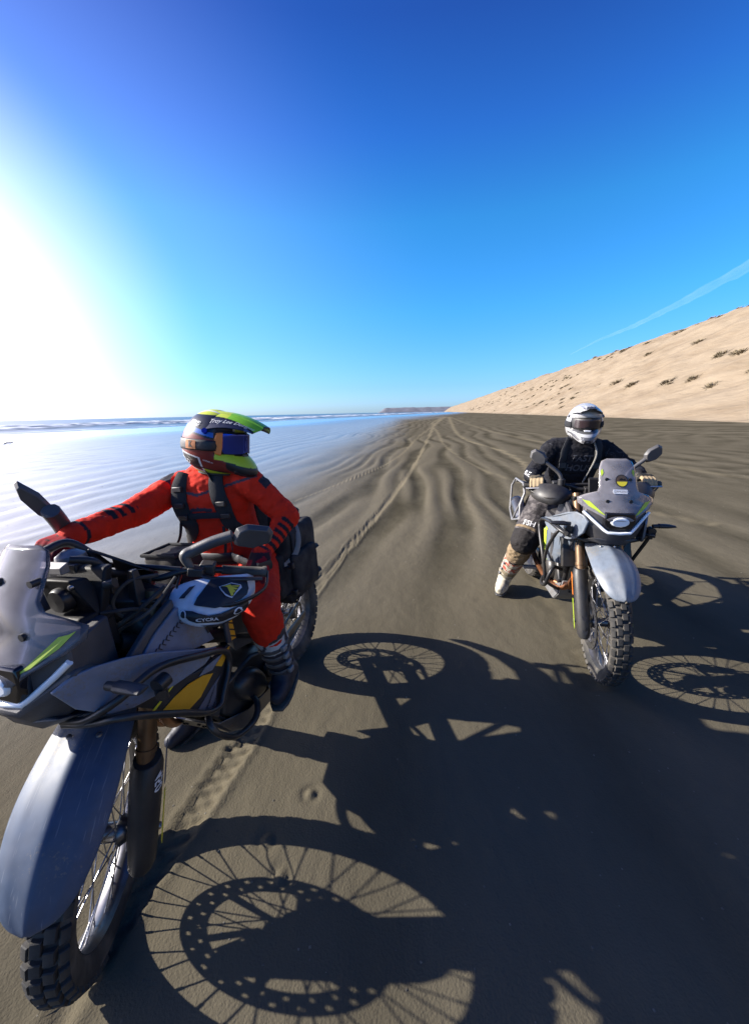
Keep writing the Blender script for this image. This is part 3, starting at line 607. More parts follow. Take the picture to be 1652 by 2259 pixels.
    for i in range(6):
        a = 2 * math.pi * i / 6; mb.tube([c + Vector((.035 * math.cos(a - .5), -.066, .035 * math.sin(a - .5))), c + Vector(((ri + .008) * math.cos(a), -.068, (ri + .008) * math.sin(a)))], .0085, 6, flat=(1, .4), up=(0, 1, 0) if False else None)
    obj('brake_disc', mb, 'dark_alloy', root, frame, smooth=False, recalc=False)

SCR = [(.975, .0, .062), (1.0, -.012, .10), (1.03, -.03, .165), (1.055, -.045, .198), (1.085, -.055, .200), (1.105, -.062, .165), (1.125, -.07, .128), (1.15, -.08, .118), (1.20, -.105, .115), (1.25, -.13, .110), (1.285, -.15, .095), (1.30, -.158, .062)]
def scr_x(y, z):
    zz = [a[0] for a in SCR]; xx = [a[1] for a in SCR]; return float(np.interp(z, zz, xx)) - 1.5 * y * y + .02

def make_bike(name, label, M, st, style):
    one = style == 1
    root = thing(name, label, 'motorcycle', M); S = M @ steer_fn(st)
    HS = S; S = M @ WH1 if one else S
    def P(n, mb, mt, fr=M, **k):
        if one and fr is M and n not in ('footpeg',): mb.map(warp1)
        return obj(n, mb, mt, root, fr, **k)
    # ---- wheels and forks
    wheel(root, S, (0, 0, AXR), AXR, .267, .092, True, 'dark_alloy')
    wheel(root, M @ Matrix.Translation((0, -.16, 0)) if one else M, (-1.505, 0, .327), .327, .232, .135, False, 'dark_alloy')
    fx = lambda z: .035 - (z - AXR) * math.tan(RAKE)
    for s in (-1, 1):
        y = s * .105
        P('fork_tube', MB().tube([(fx(z), y, z) for z in (.52, .8, 1.06)], .0265, 20).tube([(fx(z), y, z) for z in (.655 - (.055 if one else 0), .67 - (.055 if one else 0))], .030, 20), 'bronze', S)
        P('fork_stanchion', MB().tube([(fx(z), y, z) for z in (.36, .60)], .019, 14), 'alloy', S)
        g = MB(); rows = []; gz = .055 if one else 0
        for z, kx, ky in ((.645 - gz, .034, .034), (.62 - gz, .043, .040), (.50, .044, .040), (.42, .042, .038), (.30, .036, .034), (.285, .030, .028)):
            kx, ky = (kx * 1.18, ky * 1.18) if one else (kx, ky); rows.append([(fx(z) + kx * math.cos(a) + .006, y + s * .006 + ky * math.sin(a), z) for a in np.linspace(0, 2 * math.pi, 18)[:-1]])
        gd = P('fork_guard', g.rings(rows), 'black_plastic', S, bevel=.002)
        # coloured edge stripes on the guard and lettering
        gy = y + s * (.0545 if one else .0475)
        obj('guard_stripe', MB().prism([(fx(z) + dx - .004, gy, z) for dx, z in ((-.022, .47), (-.010, .47), (-.006, .33), (-.016, .31))], (0, s * .002, 0)), 'yellow' if one else 'lime', gd, S)
        obj('guard_stripe', MB().prism([(fx(z) + dx - .004, gy - s * .001, z) for dx, z in ((-.024, .61), (-.012, .60), (-.010, .49), (-.022, .49))], (0, s * .002, 0)), 'grey_print' if one else 'orange', gd, S)
        if one and s > 0:
            ux = Vector((0, .55, 0)); 
            def fn(x, yv): z = .545 - x; a = rad(62) - yv / .043; return Vector((fx(z) + .0545 * math.cos(a) + .006, y + .006 + .0505 * math.sin(a), z))
            text_on('lettering', '450', .034, fn, 'white_print', gd, S, bold=.02)
        if not one:
            def fn2(x, yv, z0): z = z0 + yv; a = -s * 0 + x / .043; return Vector((fx(z) + .0525 * math.cos(a) + .004, y + s * .006 + .047 * math.sin(a), z))
            for z0 in (.40, .33): obj('guard_emblem', MB().add([fn2(x, q, z0) for x, q in ((-.014, .012), (0, .002), (.014, .012), (.010, -.008), (0, -.016), (-.010, -.008))], [(0, 1, 4, 5), (1, 2, 3, 4)]), 'black_print', gd, S, recalc=False)
        P('fork_foot', MB().hull([(fx(.36) + a, y + b, z) for a in (-.028, .03) for b in (-.02, .02) for z in (.31, .375)] + [(.0 + a, y + b, AXR + d) for a in (-.024, .024) for b in (-.018, .018) for d in (-.022, .022)]), 'grey_metal', S, bevel=.005)
        P('axle_nut', MB().lathe([(.0, 0), (.013, 0), (.013, .02), (.009, .03), (0, .03)], (0, y + (s * .018 if s > 0 else -.048), AXR), n=16, closed=False), 'alloy', S)
    P('front_axle', MB().tube([(0, -.1, AXR), (0, .1, AXR)], .009, 12), 'alloy', S)
    P('brake_caliper', MB().hull([(-.10 + a, -.085 + b, .42 + d) for a in (-.03, .03) for b in (-.025, .02) for d in (-.05, .04)] + [(-.07, -.09, .36)]), 'grey_metal', S, bevel=.006)
    P('brake_hose', MB().tube([(-.10, -.10, .46), (-.12, -.13, .62), (-.17, -.12, .80), (-.28, -.10, .98)], .005, 8), 'rubber', S)
    for z in ((.94 if one else .80), 1.035): P('triple_clamp', MB().hull([(fx(z) + a, b, z + d) for a, b in ((-.03, -.132), (.03, -.132), (.03, .132), (-.03, .132), (-.07, .05), (-.07, -.05)) for d in (-.015, .015)]), 'black_metal', S, bevel=.005)
    P('steering_head', MB().tube([(fx(z) - .055, 0, z) for z in (.79, 1.03)], .032, 16), 'black_metal')
    # ---- front fender
    sp = [(-.22, .80, .062, .02), (-.15, .812, .085, .03), (-.06, .815, .100, .038), (.05, .808, .108, .045), (.14, .785, .112, .05), (.22, .742, .100, .048), (.275, .695, .078, .038), (.305, .655, .045, .02), (.312, .64, .015, .006)]
    rows = []
    for x, z, w, dr in sp:
        row = []
        for t in np.linspace(-1, 1, 13):
            ridge = .010 * math.exp(-(t / .16) ** 2) - .004 * math.exp(-((abs(t) - .45) / .12) ** 2)
            row.append((x - .01 * t * t, w * t, z - dr * abs(t) ** 2.3 + ridge))
        rows.append(row)
    P('front_fender', MB().grid(rows), 'grey_blue_paint' if one else 'grey_paint', S, thick=.004, sub=2)
    for bx_, by_ in ((-.10, .035), (-.10, -.035), (-.02, .035), (-.02, -.035)): P('fender_bolt', MB().lathe([(0, .006), (.006, .005), (.0075, 0)], (bx_, by_, .815), 'z', 12, False), 'alloy', S)
    P('fender_bracket', MB().box((-.12, 0, .775), (.14, .10, .03)), 'black_plastic', S, bevel=.006)
    # ---- nose: headlight, light guides, beak, windscreen, instruments
    P('nose_shell', MB().hull([(.0, y, .915) for y in (-.06, .06)] + [(-.01, y, 1.02) for y in (-.06, .06)] + [(-.06, y, 1.035) for y in (-.16, .16)] + [(-.055, y, .97) for y in (-.165, .165)] + [(-.2, y, z) for y in (-.12, .12) for z in (.86, 1.05)]), 'dark_plastic', bevel=.008)
    P('headlight_bezel', MB().hull([(.008, y * .075, 1.018) for y in (-1, 1)] + [(.014, y * .055, .925) for y in (-1, 1)] + [(.012, y * .08, .965) for y in (-1, 1)] + [(-.02, y * .08, z) for y in (-1, 1) for z in (.93, 1.02)]), 'phone_glass', bevel=.006)
    P('headlight', MB().hull([(.020, .045 * math.cos(a), .968 + .024 * math.sin(a)) for a in np.linspace(0, 6.28, 14)[:-1]] + [(.004, .055 * math.cos(a), .968 + .032 * math.sin(a)) for a in np.linspace(0, 6.28, 14)[:-1]]), 'light_guide', bevel=.004)
    gp = [(-.055, .162, 1.006), (-.035, .125, .972), (-.006, .074, .93), (.004, .058, .919), (.008, 0, .915)] if one else [(-.055, .172, 1.012), (-.028, .125, .968), (.006, .074, .92), (.016, .058, .908), (.02, 0, .905)]
    P('light_guide', MB().tube(gp + [(x, -y, z) for x, y, z in gp[-2::-1]], .0085, 10), 'light_guide')
    P('beak', MB().hull([(.022, y, .897) for y in (-.05, .05)] + [(-.03, y, .95) for y in (-.145, .145)] + [(-.055, y, .985) for y in (-.18, .18)] + [(-.05, y, .85) for y in (-.11, .11)] + [(-.02, y, .835) for y in (-.045, .045)] + [(-.2, y, z) for y in (-.10, .10) for z in (.84, .93)]), 'dark_plastic', bevel=.01)
    P('beak_tray', MB().hull([(-.005, y, .858) for y in (-.05, .05)] + [(-.02, y, .865) for y in (-.12, .12)] + [(-.10, y, .83) for y in (-.14, .14)] + [(-.02, y, .825) for y in (-.05, .05)]), 'dark_plastic', bevel=.004)
    rows = []
    for z, x, hw in SCR: hw = hw * (.92 if one and z > 1.11 else .84 if z > 1.11 else 1); y0 = -.026 * smst(np.array([z]), 1.08, 1.16)[0] if one else 0; zz = z - (.03 * smst(np.array([z]), 1.12, 1.28)[0] if one else 0); rows.append([(scr_x(hw * t, z), hw * t + y0, zz) for t in np.linspace(-1, 1, 17)])
    scn = P('windscreen', MB().grid(rows), 'screen_smoke' if one else 'screen_tint', thick=.0035)
    P('screen_holder', MB().hull([(scr_x(0, z) - .025, y, z) for z in (1.0, 1.10) for y in (-.045, .045)] + [(scr_x(0, z) - .045, y, z) for z in (1.0, 1.10) for y in (-.045, .045)]), 'backlit_black', bevel=.006)
    for y, z in ((.06, 1.19), (-.06, 1.19), (.06, 1.075), (-.06, 1.075)):
        obj('screen_bolt', MB().tube([(scr_x(y, z) - .02, y, z), (scr_x(y, z) + .006, y, z)], .0095, 12), 'black_plastic', scn, M)
    for s in (-1, 1):
        pl = [(.180, 1.078), (.165, 1.072), (.145, 1.07), (.085, 1.012), (.06, .995), (.10, 1.012), (.15, 1.045)]
        obj('screen_stripe', MB().add([(scr_x(y, z) + .004, s * y, z) for y, z in pl], [tuple(range(7))]), 'lime', scn, M, smooth=False)
        if not one: obj('screen_sticker', MB().add([(scr_x(y, z) + .004, s * y, z) for y, z in ((.078, 1.245), (.088, 1.235), (.085, 1.205), (.074, 1.225))], [(0, 1, 2, 3)]), 'lime', scn, M, smooth=False)
    if not one:
        dy, dz = .015, 1.185
        for r, mt_, o_ in ((.033, 'black_print', .004), (.029, 'orange', .005)):
            obj('round_sticker', MB().add([(scr_x(dy + r * math.cos(a), dz + r * math.sin(a)) + o_, dy + r * math.cos(a), dz + r * math.sin(a)) for a in np.linspace(0, 6.283, 25)[:-1]], [tuple(range(24))]), 'bronze' if r < .03 else mt_, scn, M, smooth=False)
        obj('round_sticker', MB().add([(scr_x(dy + .028 * math.cos(a), dz + .028 * math.sin(a)) + .006, dy + .028 * math.cos(a), dz + .028 * math.sin(a)) for a in np.linspace(math.pi + .15, 6.283 - .15, 16)], [tuple(range(16))]), 'yellow', scn, M, smooth=False)
        obj('round_sticker', MB().add([(scr_x(dy, dz) + .007, dy + y, dz + z) for y, z in ((-.02, .004), (-.004, .017), (.004, .009), (.012, .014), (.022, .002))], [(0, 1, 2, 3, 4)]), 'black_print', scn, M, smooth=False)
        obj('badge', MB().prism([(scr_x(y, z) + .004, y, z) for y, z in ((-.03, 1.117), (.04, 1.117), (.045, 1.126), (.04, 1.139), (-.03, 1.139), (-.035, 1.13))], (.002, 0, 0)), 'white_plastic', scn, M)
        text_on('lettering', 'CFMOTO', .016, lambda x, y: Vector((scr_x(.005, 1.128) + .0075, .005 + x, 1.128 + y)), 'grey_print', scn, M)
    P('dashboard', MB().hull([(-.20 - .35 * (z - 1.05), y, z) for y in (-.095, .095) for z in (1.05, 1.17)] + [(-.235 - .35 * (z - 1.05), y, z) for y in (-.085, .085) for z in (1.04, 1.17)]), 'backlit_black', bevel=.008)
    P('cockpit_tower', MB().hull([(-.12, y, 1.0) for y in (-.11, .11)] + [(-.15, y, 1.06) for y in (-.08, .08)] + [(-.24, y, z) for y in (-.09, .09) for z in (.93, 1.06)]), 'backlit_black', bevel=.006)
    # ---- side bodywork
    yp = lambda x, z: .215 + .10 * (x + .2) * -1 * .35 if x > -.2 else .215
    def ypan(x): return float(np.interp(x, [-.6, -.45, -.3, -.12, -.02, .03], [.235, .258, .25, .205, .155, .13]))
    for s in (-1, 1):
        def panel(nm, pts, mt, off=0, th=.012, par=root, bev=.003):
            return obj(nm, MB().prism([(x, s * (ypan(x) + off), z) for x, z in pts], (0, -s * th, 0)), mt, par, M, bevel=bev)
        bodymat = 'shade_lifted_blue' if one else 'grey_paint'
        sf = panel('side_fairing', [(-.02, .955), (-.05, .985), (-.10, .995), (-.17, .975), (-.28, .925), (-.38, .885), (-.47, .862), (-.44, .83), (-.36, .795), (-.25, .80), (-.14, .812), (-.09, .832), (-.04, .885)] if not one else [(-.01, .952), (-.05, .972), (-.09, .972), (-.15, .958), (-.22, .93), (-.33, .868), (-.42, .82), (-.36, .795), (-.25, .80), (-.14, .812), (-.09, .832), (-.04, .885)], bodymat)
        tp = obj('tank_panel', MB().prism([(x, s * (.20 - .12 * max(0, z - .86)), z) for x, z in ((-.19, .905), (-.27, .955), (-.36, .99), (-.42, .965), (-.445, .90), (-.475, .81), (-.38, .83), (-.28, .865))], (0, -s * .014, 0)), 'shade_lifted_blue' if one else 'dark_plastic', root, M, bevel=.004)
        obj('tank_edge', MB().prism([(x, s * (.198 - .12 * max(0, z - .86)), z) for x, z in ((-.15, .92), (-.26, .985), (-.36, 1.02), (-.36, .995), (-.27, .96), (-.19, .91))], (0, -s * .02, 0)), 'dark_plastic', tp, M, bevel=.004)
        tpy = lambda z, o=.002: s * (.20 - .12 * max(0, z - .86) + o)
        if one:
            for k in range(9):
                x0, z0 = -.245 - .0155 * k, .905 + .0052 * k
                obj('chevron', MB().prism([(x0 + a, tpy(z0 + b), z0 + b) for a, b in ((0, 0), (-.009, .010), (-.013, .010), (-.004, 0), (-.013, -.009), (-.009, -.009))], (0, s * .001, 0)), 'black_print', tp, M, smooth=False)
            for (xa, za) in ((-.425, .905), (-.44, .865)):
                for dx in (0, -.015): obj('stroke', MB().prism([(xa + dx + a, tpy(za + b), za + b) for a, b in ((0, .02), (-.010, .024), (-.018, -.016), (-.008, -.016))], (0, s * .001, 0)), 'black_print', tp, M, smooth=False)
            hp = panel('orange_panel', [(-.50, .875), (-.54, .86), (-.545, .775), (-.505, .785)], 'orange_yellow', -.012)
            for k in range(3): obj('stripe', MB().prism([(x, s * (ypan(x) - .0115), z) for x, z in ((-.502, .865 - .026 * k), (-.544, .838 - .026 * k), (-.544, .832 - .026 * k), (-.502, .859 - .026 * k))], (0, s * .002, 0)), 'black_print', hp, M, smooth=False)
            panel('side_strut', [(-.49, .885), (-.51, .88), (-.51, .78), (-.485, .79)], 'dark_plastic', -.008)
        # radiator shroud below the crash bar
        if one: rs = panel('radiator_shroud', [(-.12, .835), (-.22, .81), (-.36, .785), (-.47, .79), (-.50, .77), (-.44, .71), (-.40, .62), (-.375, .58), (-.30, .66), (-.21, .745)], 'black_plastic', -.006)
        else:
            q2 = lambda a, b, o=0: Vector((-.42 + .25 * a + .02 * b - .11 * a * b + o * .5, s * (.262 - .125 * a - .02 * b + o), .80 - .225 * b + .01 * a))      # a outer->inner, b top->bottom
            rs = P('radiator_shroud', MB().hull([q2(a, b, o) for a in (0, 1) for b in (0, 1) for o in (0, -.015)]), 'grey_paint', bevel=.004)
            for a in (.25, .45, .65, .85): obj('slat', MB().hull([q2(a + da, b, o) for da in (0, .09) for b in (.03, .97) for o in (.001, .010)]), 'dark_plastic' if a != .45 else 'grey_paint', rs, M, bevel=.002)
            obj('lime_stripe', MB().add([q2(a, b, .003) for a, b in ((.0, .02), (.09, .04), (.06, .55), (.14, .95), (.07, .97), (.0, .55))], [tuple(range(6))]), 'lime', rs, M, smooth=False)
        dec = lambda nm, pts, mt, o=-.004: obj(nm, MB().prism([(x, s * (ypan(x) + o - .0005), z) for x, z in pts], (0, s * .0015, 0)), mt, rs, M, smooth=False)
        if one:
            dec('yellow_stripe', [(-.385, .745), (-.345, .765), (-.29, .775), (-.245, .765), (-.205, .748), (-.265, .692), (-.32, .705)], 'orange_yellow')
            dec('yellow_stripe', [(-.485, .782), (-.45, .785), (-.40, .762), (-.425, .742), (-.46, .765)], 'orange_yellow')
            dec('blue_patch', [(-.44, .783), (-.36, .784), (-.33, .772), (-.385, .757)], 'shade_lifted_blue')
            dec('lime_stripe', [(-.24, .80), (-.25, .80), (-.19, .765), (-.18, .768)], 'yellow')
            dec('text_band', [(-.415, .72), (-.39, .70), (-.365, .61), (-.30, .672), (-.36, .70)], 'grey_print')
            for (tx, x0, z0) in (('Adventure', -.352, .672), ('moto', -.372, .655)):
                a = math.atan2(-.075, .09) ; ca, sa = math.cos(rad(-40)), math.sin(rad(-40))
                def fnt(x, y, x0=x0, z0=z0):
                    xx = -s * x; return Vector((x0 + xx * .76 - y * .5 * 0, s * (ypan(x0) - .0015), z0 + (x * -s) * -.62 * -1 + y))
                def fnt(x, y, x0=x0, z0=z0):
                    # text runs from front-low to rear-high as seen from outside
                    q = x * s; return Vector((x0 - q * .72, s * (ypan(x0) - .0015), z0 + q * .70 + y * .8))
                text_on('lettering', tx, .022, fnt, 'black_print', rs, M, bold=.02)
        else:
            obj('fairing_stripe', MB().prism([(x, s * (ypan(x) + .0005), z) for x, z in ((-.395, .815), (-.41, .80), (-.37, .798), (-.365, .805))], (0, s * .002, 0)), 'lime', sf, M)
            text_on('lettering', 'CFMOTO', .028, lambda x, y: Vector((-.225 - x * s * .85, s * (ypan(-.225) + .002), .858 + x * s * .45 * -1 * -1 * (1 if s > 0 else 1) + y * .9)), 'black_print', sf, M, bold=.01)
        # turn signal on a stalk
        ts = P('turn_signal', MB().tube([(-.085, s * .22, .925), (-.085, s * .25, .927)], .012, 10), 'black_plastic')
        obj('signal_lens', MB().hull([(-.085 + .018 * math.cos(a), s * (.25 + q), .928 + .014 * math.sin(a) * h) for a in np.linspace(0, 6.28, 10)[:-1] for q, h in ((0, 1), (.05, .9), (.085, .4))]), 'black_plastic', ts, M, bevel=.003)
        # crash bars
        cb = [(-.40, .13, .36), (-.345, .235, .44), (-.335, .255, .52), (-.36, .272, .63), (-.45, .275, .74), (-.505, .27, .80), (-.47, .268, .845), (-.36, .266, .868), (-.25, .262, .872), (-.17, .245, .86), (-.125, .20, .84), (-.115, .12, .82), (-.115, .04, .81)]
        if one: P('crash_bar', MB().tube([(x, s * y, z) for x, y, z in smooth3([(-.06, .06, .815), (-.06, .15, .835), (-.10, .225, .875), (-.19, .262, .905), (-.33, .268, .85), (-.43, .265, .80), (-.455, .262, .75), (-.42, .265, .69), (-.35, .268, .635), (-.22, .268, .735), (-.10, .24, .825), (-.07, .15, .815), (-.06, .06, .805)])], .0105, 12), 'black_metal')
        else: P('crash_bar', MB().tube([(x, s * y, z) for x, y, z in smooth3(cb)], .0115, 12).tube([(x, s * y, z) for x, y, z in smooth3([(-.17, .250, .86), (-.19, .265, .82), (-.28, .272, .70), (-.345, .262, .585)])], .0105, 12).tube([(-.36, s * .266, .868), (-.40, s * .14, .84)], .011, 10), 'black_metal')
        bp_ = [(-.42, .12, .50), (-.33, .20, .55), (-.305, .235, .50), (-.34, .24, .42), (-.44, .235, .385), (-.52, .2, .40), (-.56, .13, .42)]
        P('engine_guard', MB().tube([(x, s * y, z) for x, y, z in smooth3(bp_)], .012, 12), 'black_metal')
        lx, ly, lz = (-.19, .262, .835) if one else (-.10, .225, .870)
        lm = P('aux_lamp_clamp', MB().tube([(lx, s * ly, lz - .025), (lx, s * ly, lz + .02)], .013, 10).tube([(lx - .02, s * ly, lz + .025), (lx + .015, s * ly, lz + .022)], .021, 16).tube([(lx - .02, s * (ly - .035), lz), (lx + .02, s * (ly + .015), lz)], .014, 10), 'black_metal')
        # foot peg, swing arm, subframe, side covers
        P('footpeg', MB().hull([((-.80 if one and s > 0 else -.86) + a, s * y, (.372 if one and s > 0 else .33) + d) for a in (-.022, .022) for y in (.15, .265) for d in (-.01, .012)]), 'grey_metal', bevel=.003)
        P('foot_bracket', MB().hull([(-.80, s * .13, .40), (-.95, s * .13, .40), (-.86, s * .15, .31), (-.9, s * .14, .50), (-.84, s * .13, .52)]), 'black_metal', thick=0, bevel=.003)
        P('swing_arm', MB().tube([(-.86, s * .10, .42), (-1.1, s * .115, .40), (-1.505, s * .12, .327)], [.035, .03, .022], 10, flat=(1, .5), up=(0, 0, 1)), 'black_metal')
        P('subframe_tube', MB().tube([(-.55, s * .12, .80), (-.95, s * .13, .80), (-1.38, s * .10, .92)], .014, 10).tube([(-.84, s * .12, .55), (-1.25, s * .11, .87)], .012, 10), 'black_metal')
        P('side_cover', MB().hull([(x, s * y, z) for x, y, z in ((-.60, .16, .83), (-.62, .15, .66), (-.80, .145, .60), (-.98, .15, .76), (-1.0, .13, .83))] + [(x, s * .08, z) for x, z in ((-.62, .82), (-.66, .66), (-.98, .80))]), 'dark_plastic', bevel=.006)
        P('tail_panel', MB().hull([(x, s * y, z) for x, y, z in ((-.98, .15, .83), (-1.05, .15, .77), (-1.42, .10, .93), (-1.40, .09, .88))] + [(x, s * .06, z) for x, z in ((-1.0, .82), (-1.42, .92))]), 'grey_blue_paint' if one else 'grey_paint', bevel=.005)
        P('frame_spar', MB().tube([(-.24, s * .07, .93), (-.50, s * .125, .80), (-.80, s * .13, .62), (-.87, s * .12, .42)], [.028, .028, .028, .03], 10).tube([(-.24, s * .05, .85), (-.38, s * .09, .60), (-.42, s * .10, .36), (-.70, s * .11, .30)], .016, 10), 'black_metal')
        P('radiator', MB().box((-.235, s * .125, .80 if one else .715), (.04, .15, .10 if one else .22), Matrix.Rotation(-.35, 3, 'Y')), 'black_metal', bevel=.004)
    # ---- tank, seat, engine, exhaust, tail
    P('fuel_tank', MB().hull([(-.27, y, 1.0) for y in (-.10, .10)] + [(-.36, y, 1.03) for y in (-.13, .13)] + [(-.46, y, 1.02) for y in (-.13, .13)] + [(-.63, y, .90) for y in (-.11, .11)] + [(-.63, y, .80) for y in (-.12, .12)] + [(-.30, y, .86) for y in (-.17, .17)] + [(-.48, y, .84) for y in (-.185, .185)]), 'black_plastic', bevel=.02)
    P('tank_cap', MB().lathe([(0, .014), (.03, .014), (.036, .006), (.036, 0)], (-.42, 0, 1.028), 'z', 24, False), 'alloy')
    rows = []
    for x, zt, w, zb in ((-.58, .93, .07, .84), (-.62, .885, .10, .79), (-.75, .845, .125, .76), (-.95, .84, .155, .76), (-1.05, .86, .16, .78), (-1.25, .895, .14, .83), (-1.40, .92, .10, .88)):
        rows.append([(x, w * math.sin(a), (zt + zb) / 2 + (zt - zb) / 2 * math.copysign(abs(math.cos(a)) ** .6, math.cos(a))) for a in np.linspace(0, 2 * math.pi, 17)[:-1]])
    P('seat', MB().rings(rows), 'bag_fabric', sub=1)
    P('crankcase', MB().hull([(x, y, z) for y in (-.13, .13) for x, z in ((-.42, .42), (-.46, .32), (-.78, .30), (-.88, .38), (-.86, .50), (-.70, .56), (-.50, .54))]), 'black_metal', bevel=.012)
    for s in (-1, 1): P('clutch_cover' if s < 0 else 'stator_cover', MB().lathe([(0, s * .03), (.055, s * .03), (.08, s * .018), (.092, 0), (.095, -s * .02)], (-.60, s * .145, .44), n=28, closed=False).lathe([(0, s * .015), (.05, s * .015), (.055, -.0)], (-.76, s * .14, .42), n=20, closed=False), 'black_metal')
    eng = MB()
    for k in range(9):
        z = .55 + .026 * k; x = -.50 + .30 * (z - .55); eng.box((x, 0, z), (.17, .185, .012), Matrix.Rotation(.3, 3, 'Y'))
    eng.hull([(-.50 + .3 * (z - .55) + a, b, z) for z in (.52, .80) for a in (-.07, .07) for b in (-.08, .08)])
    P('cylinder_block', eng, 'black_metal', bevel=.003)
    P('skid_plate', MB().prism([(-.365, .125, .44), (-.385, .13, .34), (-.45, .135, .265), (-.80, .13, .25), (-.80, -.13, .25), (-.45, -.135, .265), (-.385, -.13, .34), (-.365, -.125, .44)][:0] or [(-.80, -.13, .25), (-.45, -.135, .262), (-.45, .135, .262), (-.80, .13, .25)], (0, 0, .005)).hull([(-.45, y, .262) for y in (-.135, .135)] + [(-.385, y, .33) for y in (-.13, .13)] + [(-.36, y, .44) for y in (-.12, .12)] + [(-.37, y, .44) for y in (-.12, .12)] + [(-.395, y, .33) for y in (-.13, .13)] + [(-.455, y, .267) for y in (-.135, .135)]), 'dark_alloy' if one else 'grey_metal', bevel=.003)
    for s in (-1, 1): P('skid_wing', MB().prism([(-.375, s * .127, .42), (-.395, s * .133, .33), (-.455, s * .137, .262), (-.78, s * .132, .252), (-.74, s * .145, .33), (-.50, s * .15, .36)], (0, s * .004, 0)), 'dark_alloy' if one else 'grey_metal', bevel=.002)
    hol = MB()
    for y, z in ((.04, .40), (.065, .385), (.04, .37), (.065, .355), (-.04, .40), (-.065, .385), (-.04, .37), (-.065, .355)): hol.tube([(-.366 - (.44 - z) * .22 + .003, y, z), (-.360 - (.44 - z) * .22 + .006, y, z)], .007, 8)
    P('skid_hole', hol, 'black_print')
    P('exhaust_header', MB().tube(smooth3([(-.40, -.02, .72), (-.33, -.03, .66), (-.315, -.06, .52), (-.36, -.10, .40), (-.50, -.15, .36), (-.80, -.165, .38), (-1.0, -.18, .48)]), .021, 12).tube(smooth3([(-.40, .03, .72), (-.34, .03, .66), (-.32, .0, .52), (-.36, -.06, .40), (-.48, -.13, .38)]), .019, 12), 'copper')
    mf = P('muffler', MB().tube([(-.98, -.185, .47), (-1.05, -.20, .52), (-1.42, -.225, .74), (-1.46, -.227, .76)], [.03, .056, .06, .045], 20), 'dark_alloy')
    P('rear_shock', MB().tube([(-.88, 0, .40), (-.80, 0, .74)], .03, 12), 'black_metal')
    P('chain', MB().tube(smooth3([(-.86, .075, .45), (-1.2, .085, .43), (-1.505, .085, .40)]), .009, 6, flat=(1, .8)).tube(smooth3([(-.86, .075, .38), (-1.2, .085, .30), (-1.505, .085, .255)]), .009, 6).lathe([(.05, -.004), (.075, -.004), (.075, .004), (.05, .004)], (-1.505, .085, .327), n=40), 'black_metal')
    P('rear_fender', MB().grid([[(x, w * t, z - .03 * t * t) for t in np.linspace(-1, 1, 7)] for x, z, w in ((-1.0, .74, .10), (-1.35, .86, .10), (-1.62, .82, .09), (-1.80, .62, .085))]), 'black_plastic', thick=.005, sub=1)
    P('tail_light', MB().box((-1.56, 0, .88), (.05, .14, .035)), 'orange', bevel=.006)
    P('rear_rack', MB().tube(smooth3([(-1.2, .13, .93), (-1.3, .15, .95), (-1.55, .13, .97), (-1.58, 0, .97), (-1.55, -.13, .97), (-1.3, -.15, .95), (-1.2, -.13, .93)]), .011, 10).box((-1.42, 0, .962), (.2, .2, .008)), 'black_metal')
    # ---- handlebar
    S = HS
    hb = [(-.475, .405, 1.085), (-.43, .22, 1.098), (-.405, .14, 1.10), (-.39, .06, 1.075), (-.39, -.06, 1.075), (-.405, -.14, 1.10), (-.43, -.22, 1.098), (-.475, -.405, 1.085)]
    P('handlebar', MB().tube(smooth3(hb), .0115, 12).tube([(-.405, .13, 1.105), (-.405, -.13, 1.105)], .009, 10), 'black_metal', S)
    P('bar_clamp', MB().hull([(-.365, y, z) for y in (-.05, .05) for z in (1.03, 1.085)] + [(-.41, y, z) for y in (-.05, .05) for z in (1.05, 1.095)]), 'black_metal', S, bevel=.004)
    for s in (-1, 1):
        P('grip', MB().tube([(-.442 - .2 * (y - .25), s * y, 1.0955 - .062 * (y - .25)) for y in (.255, .27, .39, .395, .405)], [.017, .0165, .0165, .02, .02], 14), 'rubber', S)
        P('switch_box', MB().hull([(-.43 + a, s * (.205 + b), 1.098 + d) for a in (-.025, .025) for b in (-.02, .03) for d in (-.025, .028)]), 'black_plastic', S, bevel=.007)
        P('lever', MB().tube(smooth3([(-.40, s * .19, 1.098), (-.375, s * .225, 1.094), (-.39, s * .30, 1.088), (-.425, s * .395, 1.08)]), [.008] * 25, 8, flat=(.7, 1.2)), 'alloy' if not one else 'black_metal', S)
        P('fluid_reservoir', MB().tube([(-.395, s * .185, 1.10), (-.395, s * .185, 1.145)], .022, 14) if s < 0 else MB().box((-.40, s * .18, 1.105), (.045, .05, .03)), 'black_plastic', S, bevel=.004)
        gr = [[(-.365, .115, 1.06), (-.37, .17, 1.085), (-.375, .23, 1.10), (-.395, .31, 1.105), (-.435, .385, 1.095), (-.475, .412, 1.085)],
              [(-.335, .115, 1.048), (-.318, .17, 1.062), (-.31, .23, 1.068), (-.325, .315, 1.068), (-.375, .40, 1.06), (-.46, .432, 1.06)],
              [(-.325, .12, 1.03), (-.292, .18, 1.028), (-.278, .24, 1.028), (-.295, .32, 1.026), (-.35, .405, 1.03), (-.45, .435, 1.035)],
              [(-.335, .13, 1.012), (-.305, .19, .998), (-.292, .25, .99), (-.31, .325, .992), (-.37, .40, 1.005), (-.455, .425, 1.015)]]
        if one: gr = [[(x + .012 * k, .115 + (y - .115) * .82, z - .004 - .004 * k) for x, y, z in r] for k, r in enumerate(gr)]
        else: gr = [[(x, .17 + (y - .17) * .74, 1.058 + (z - 1.05) * 1.15) for x, y, z in r[:1] + r[1:]] for r in gr]
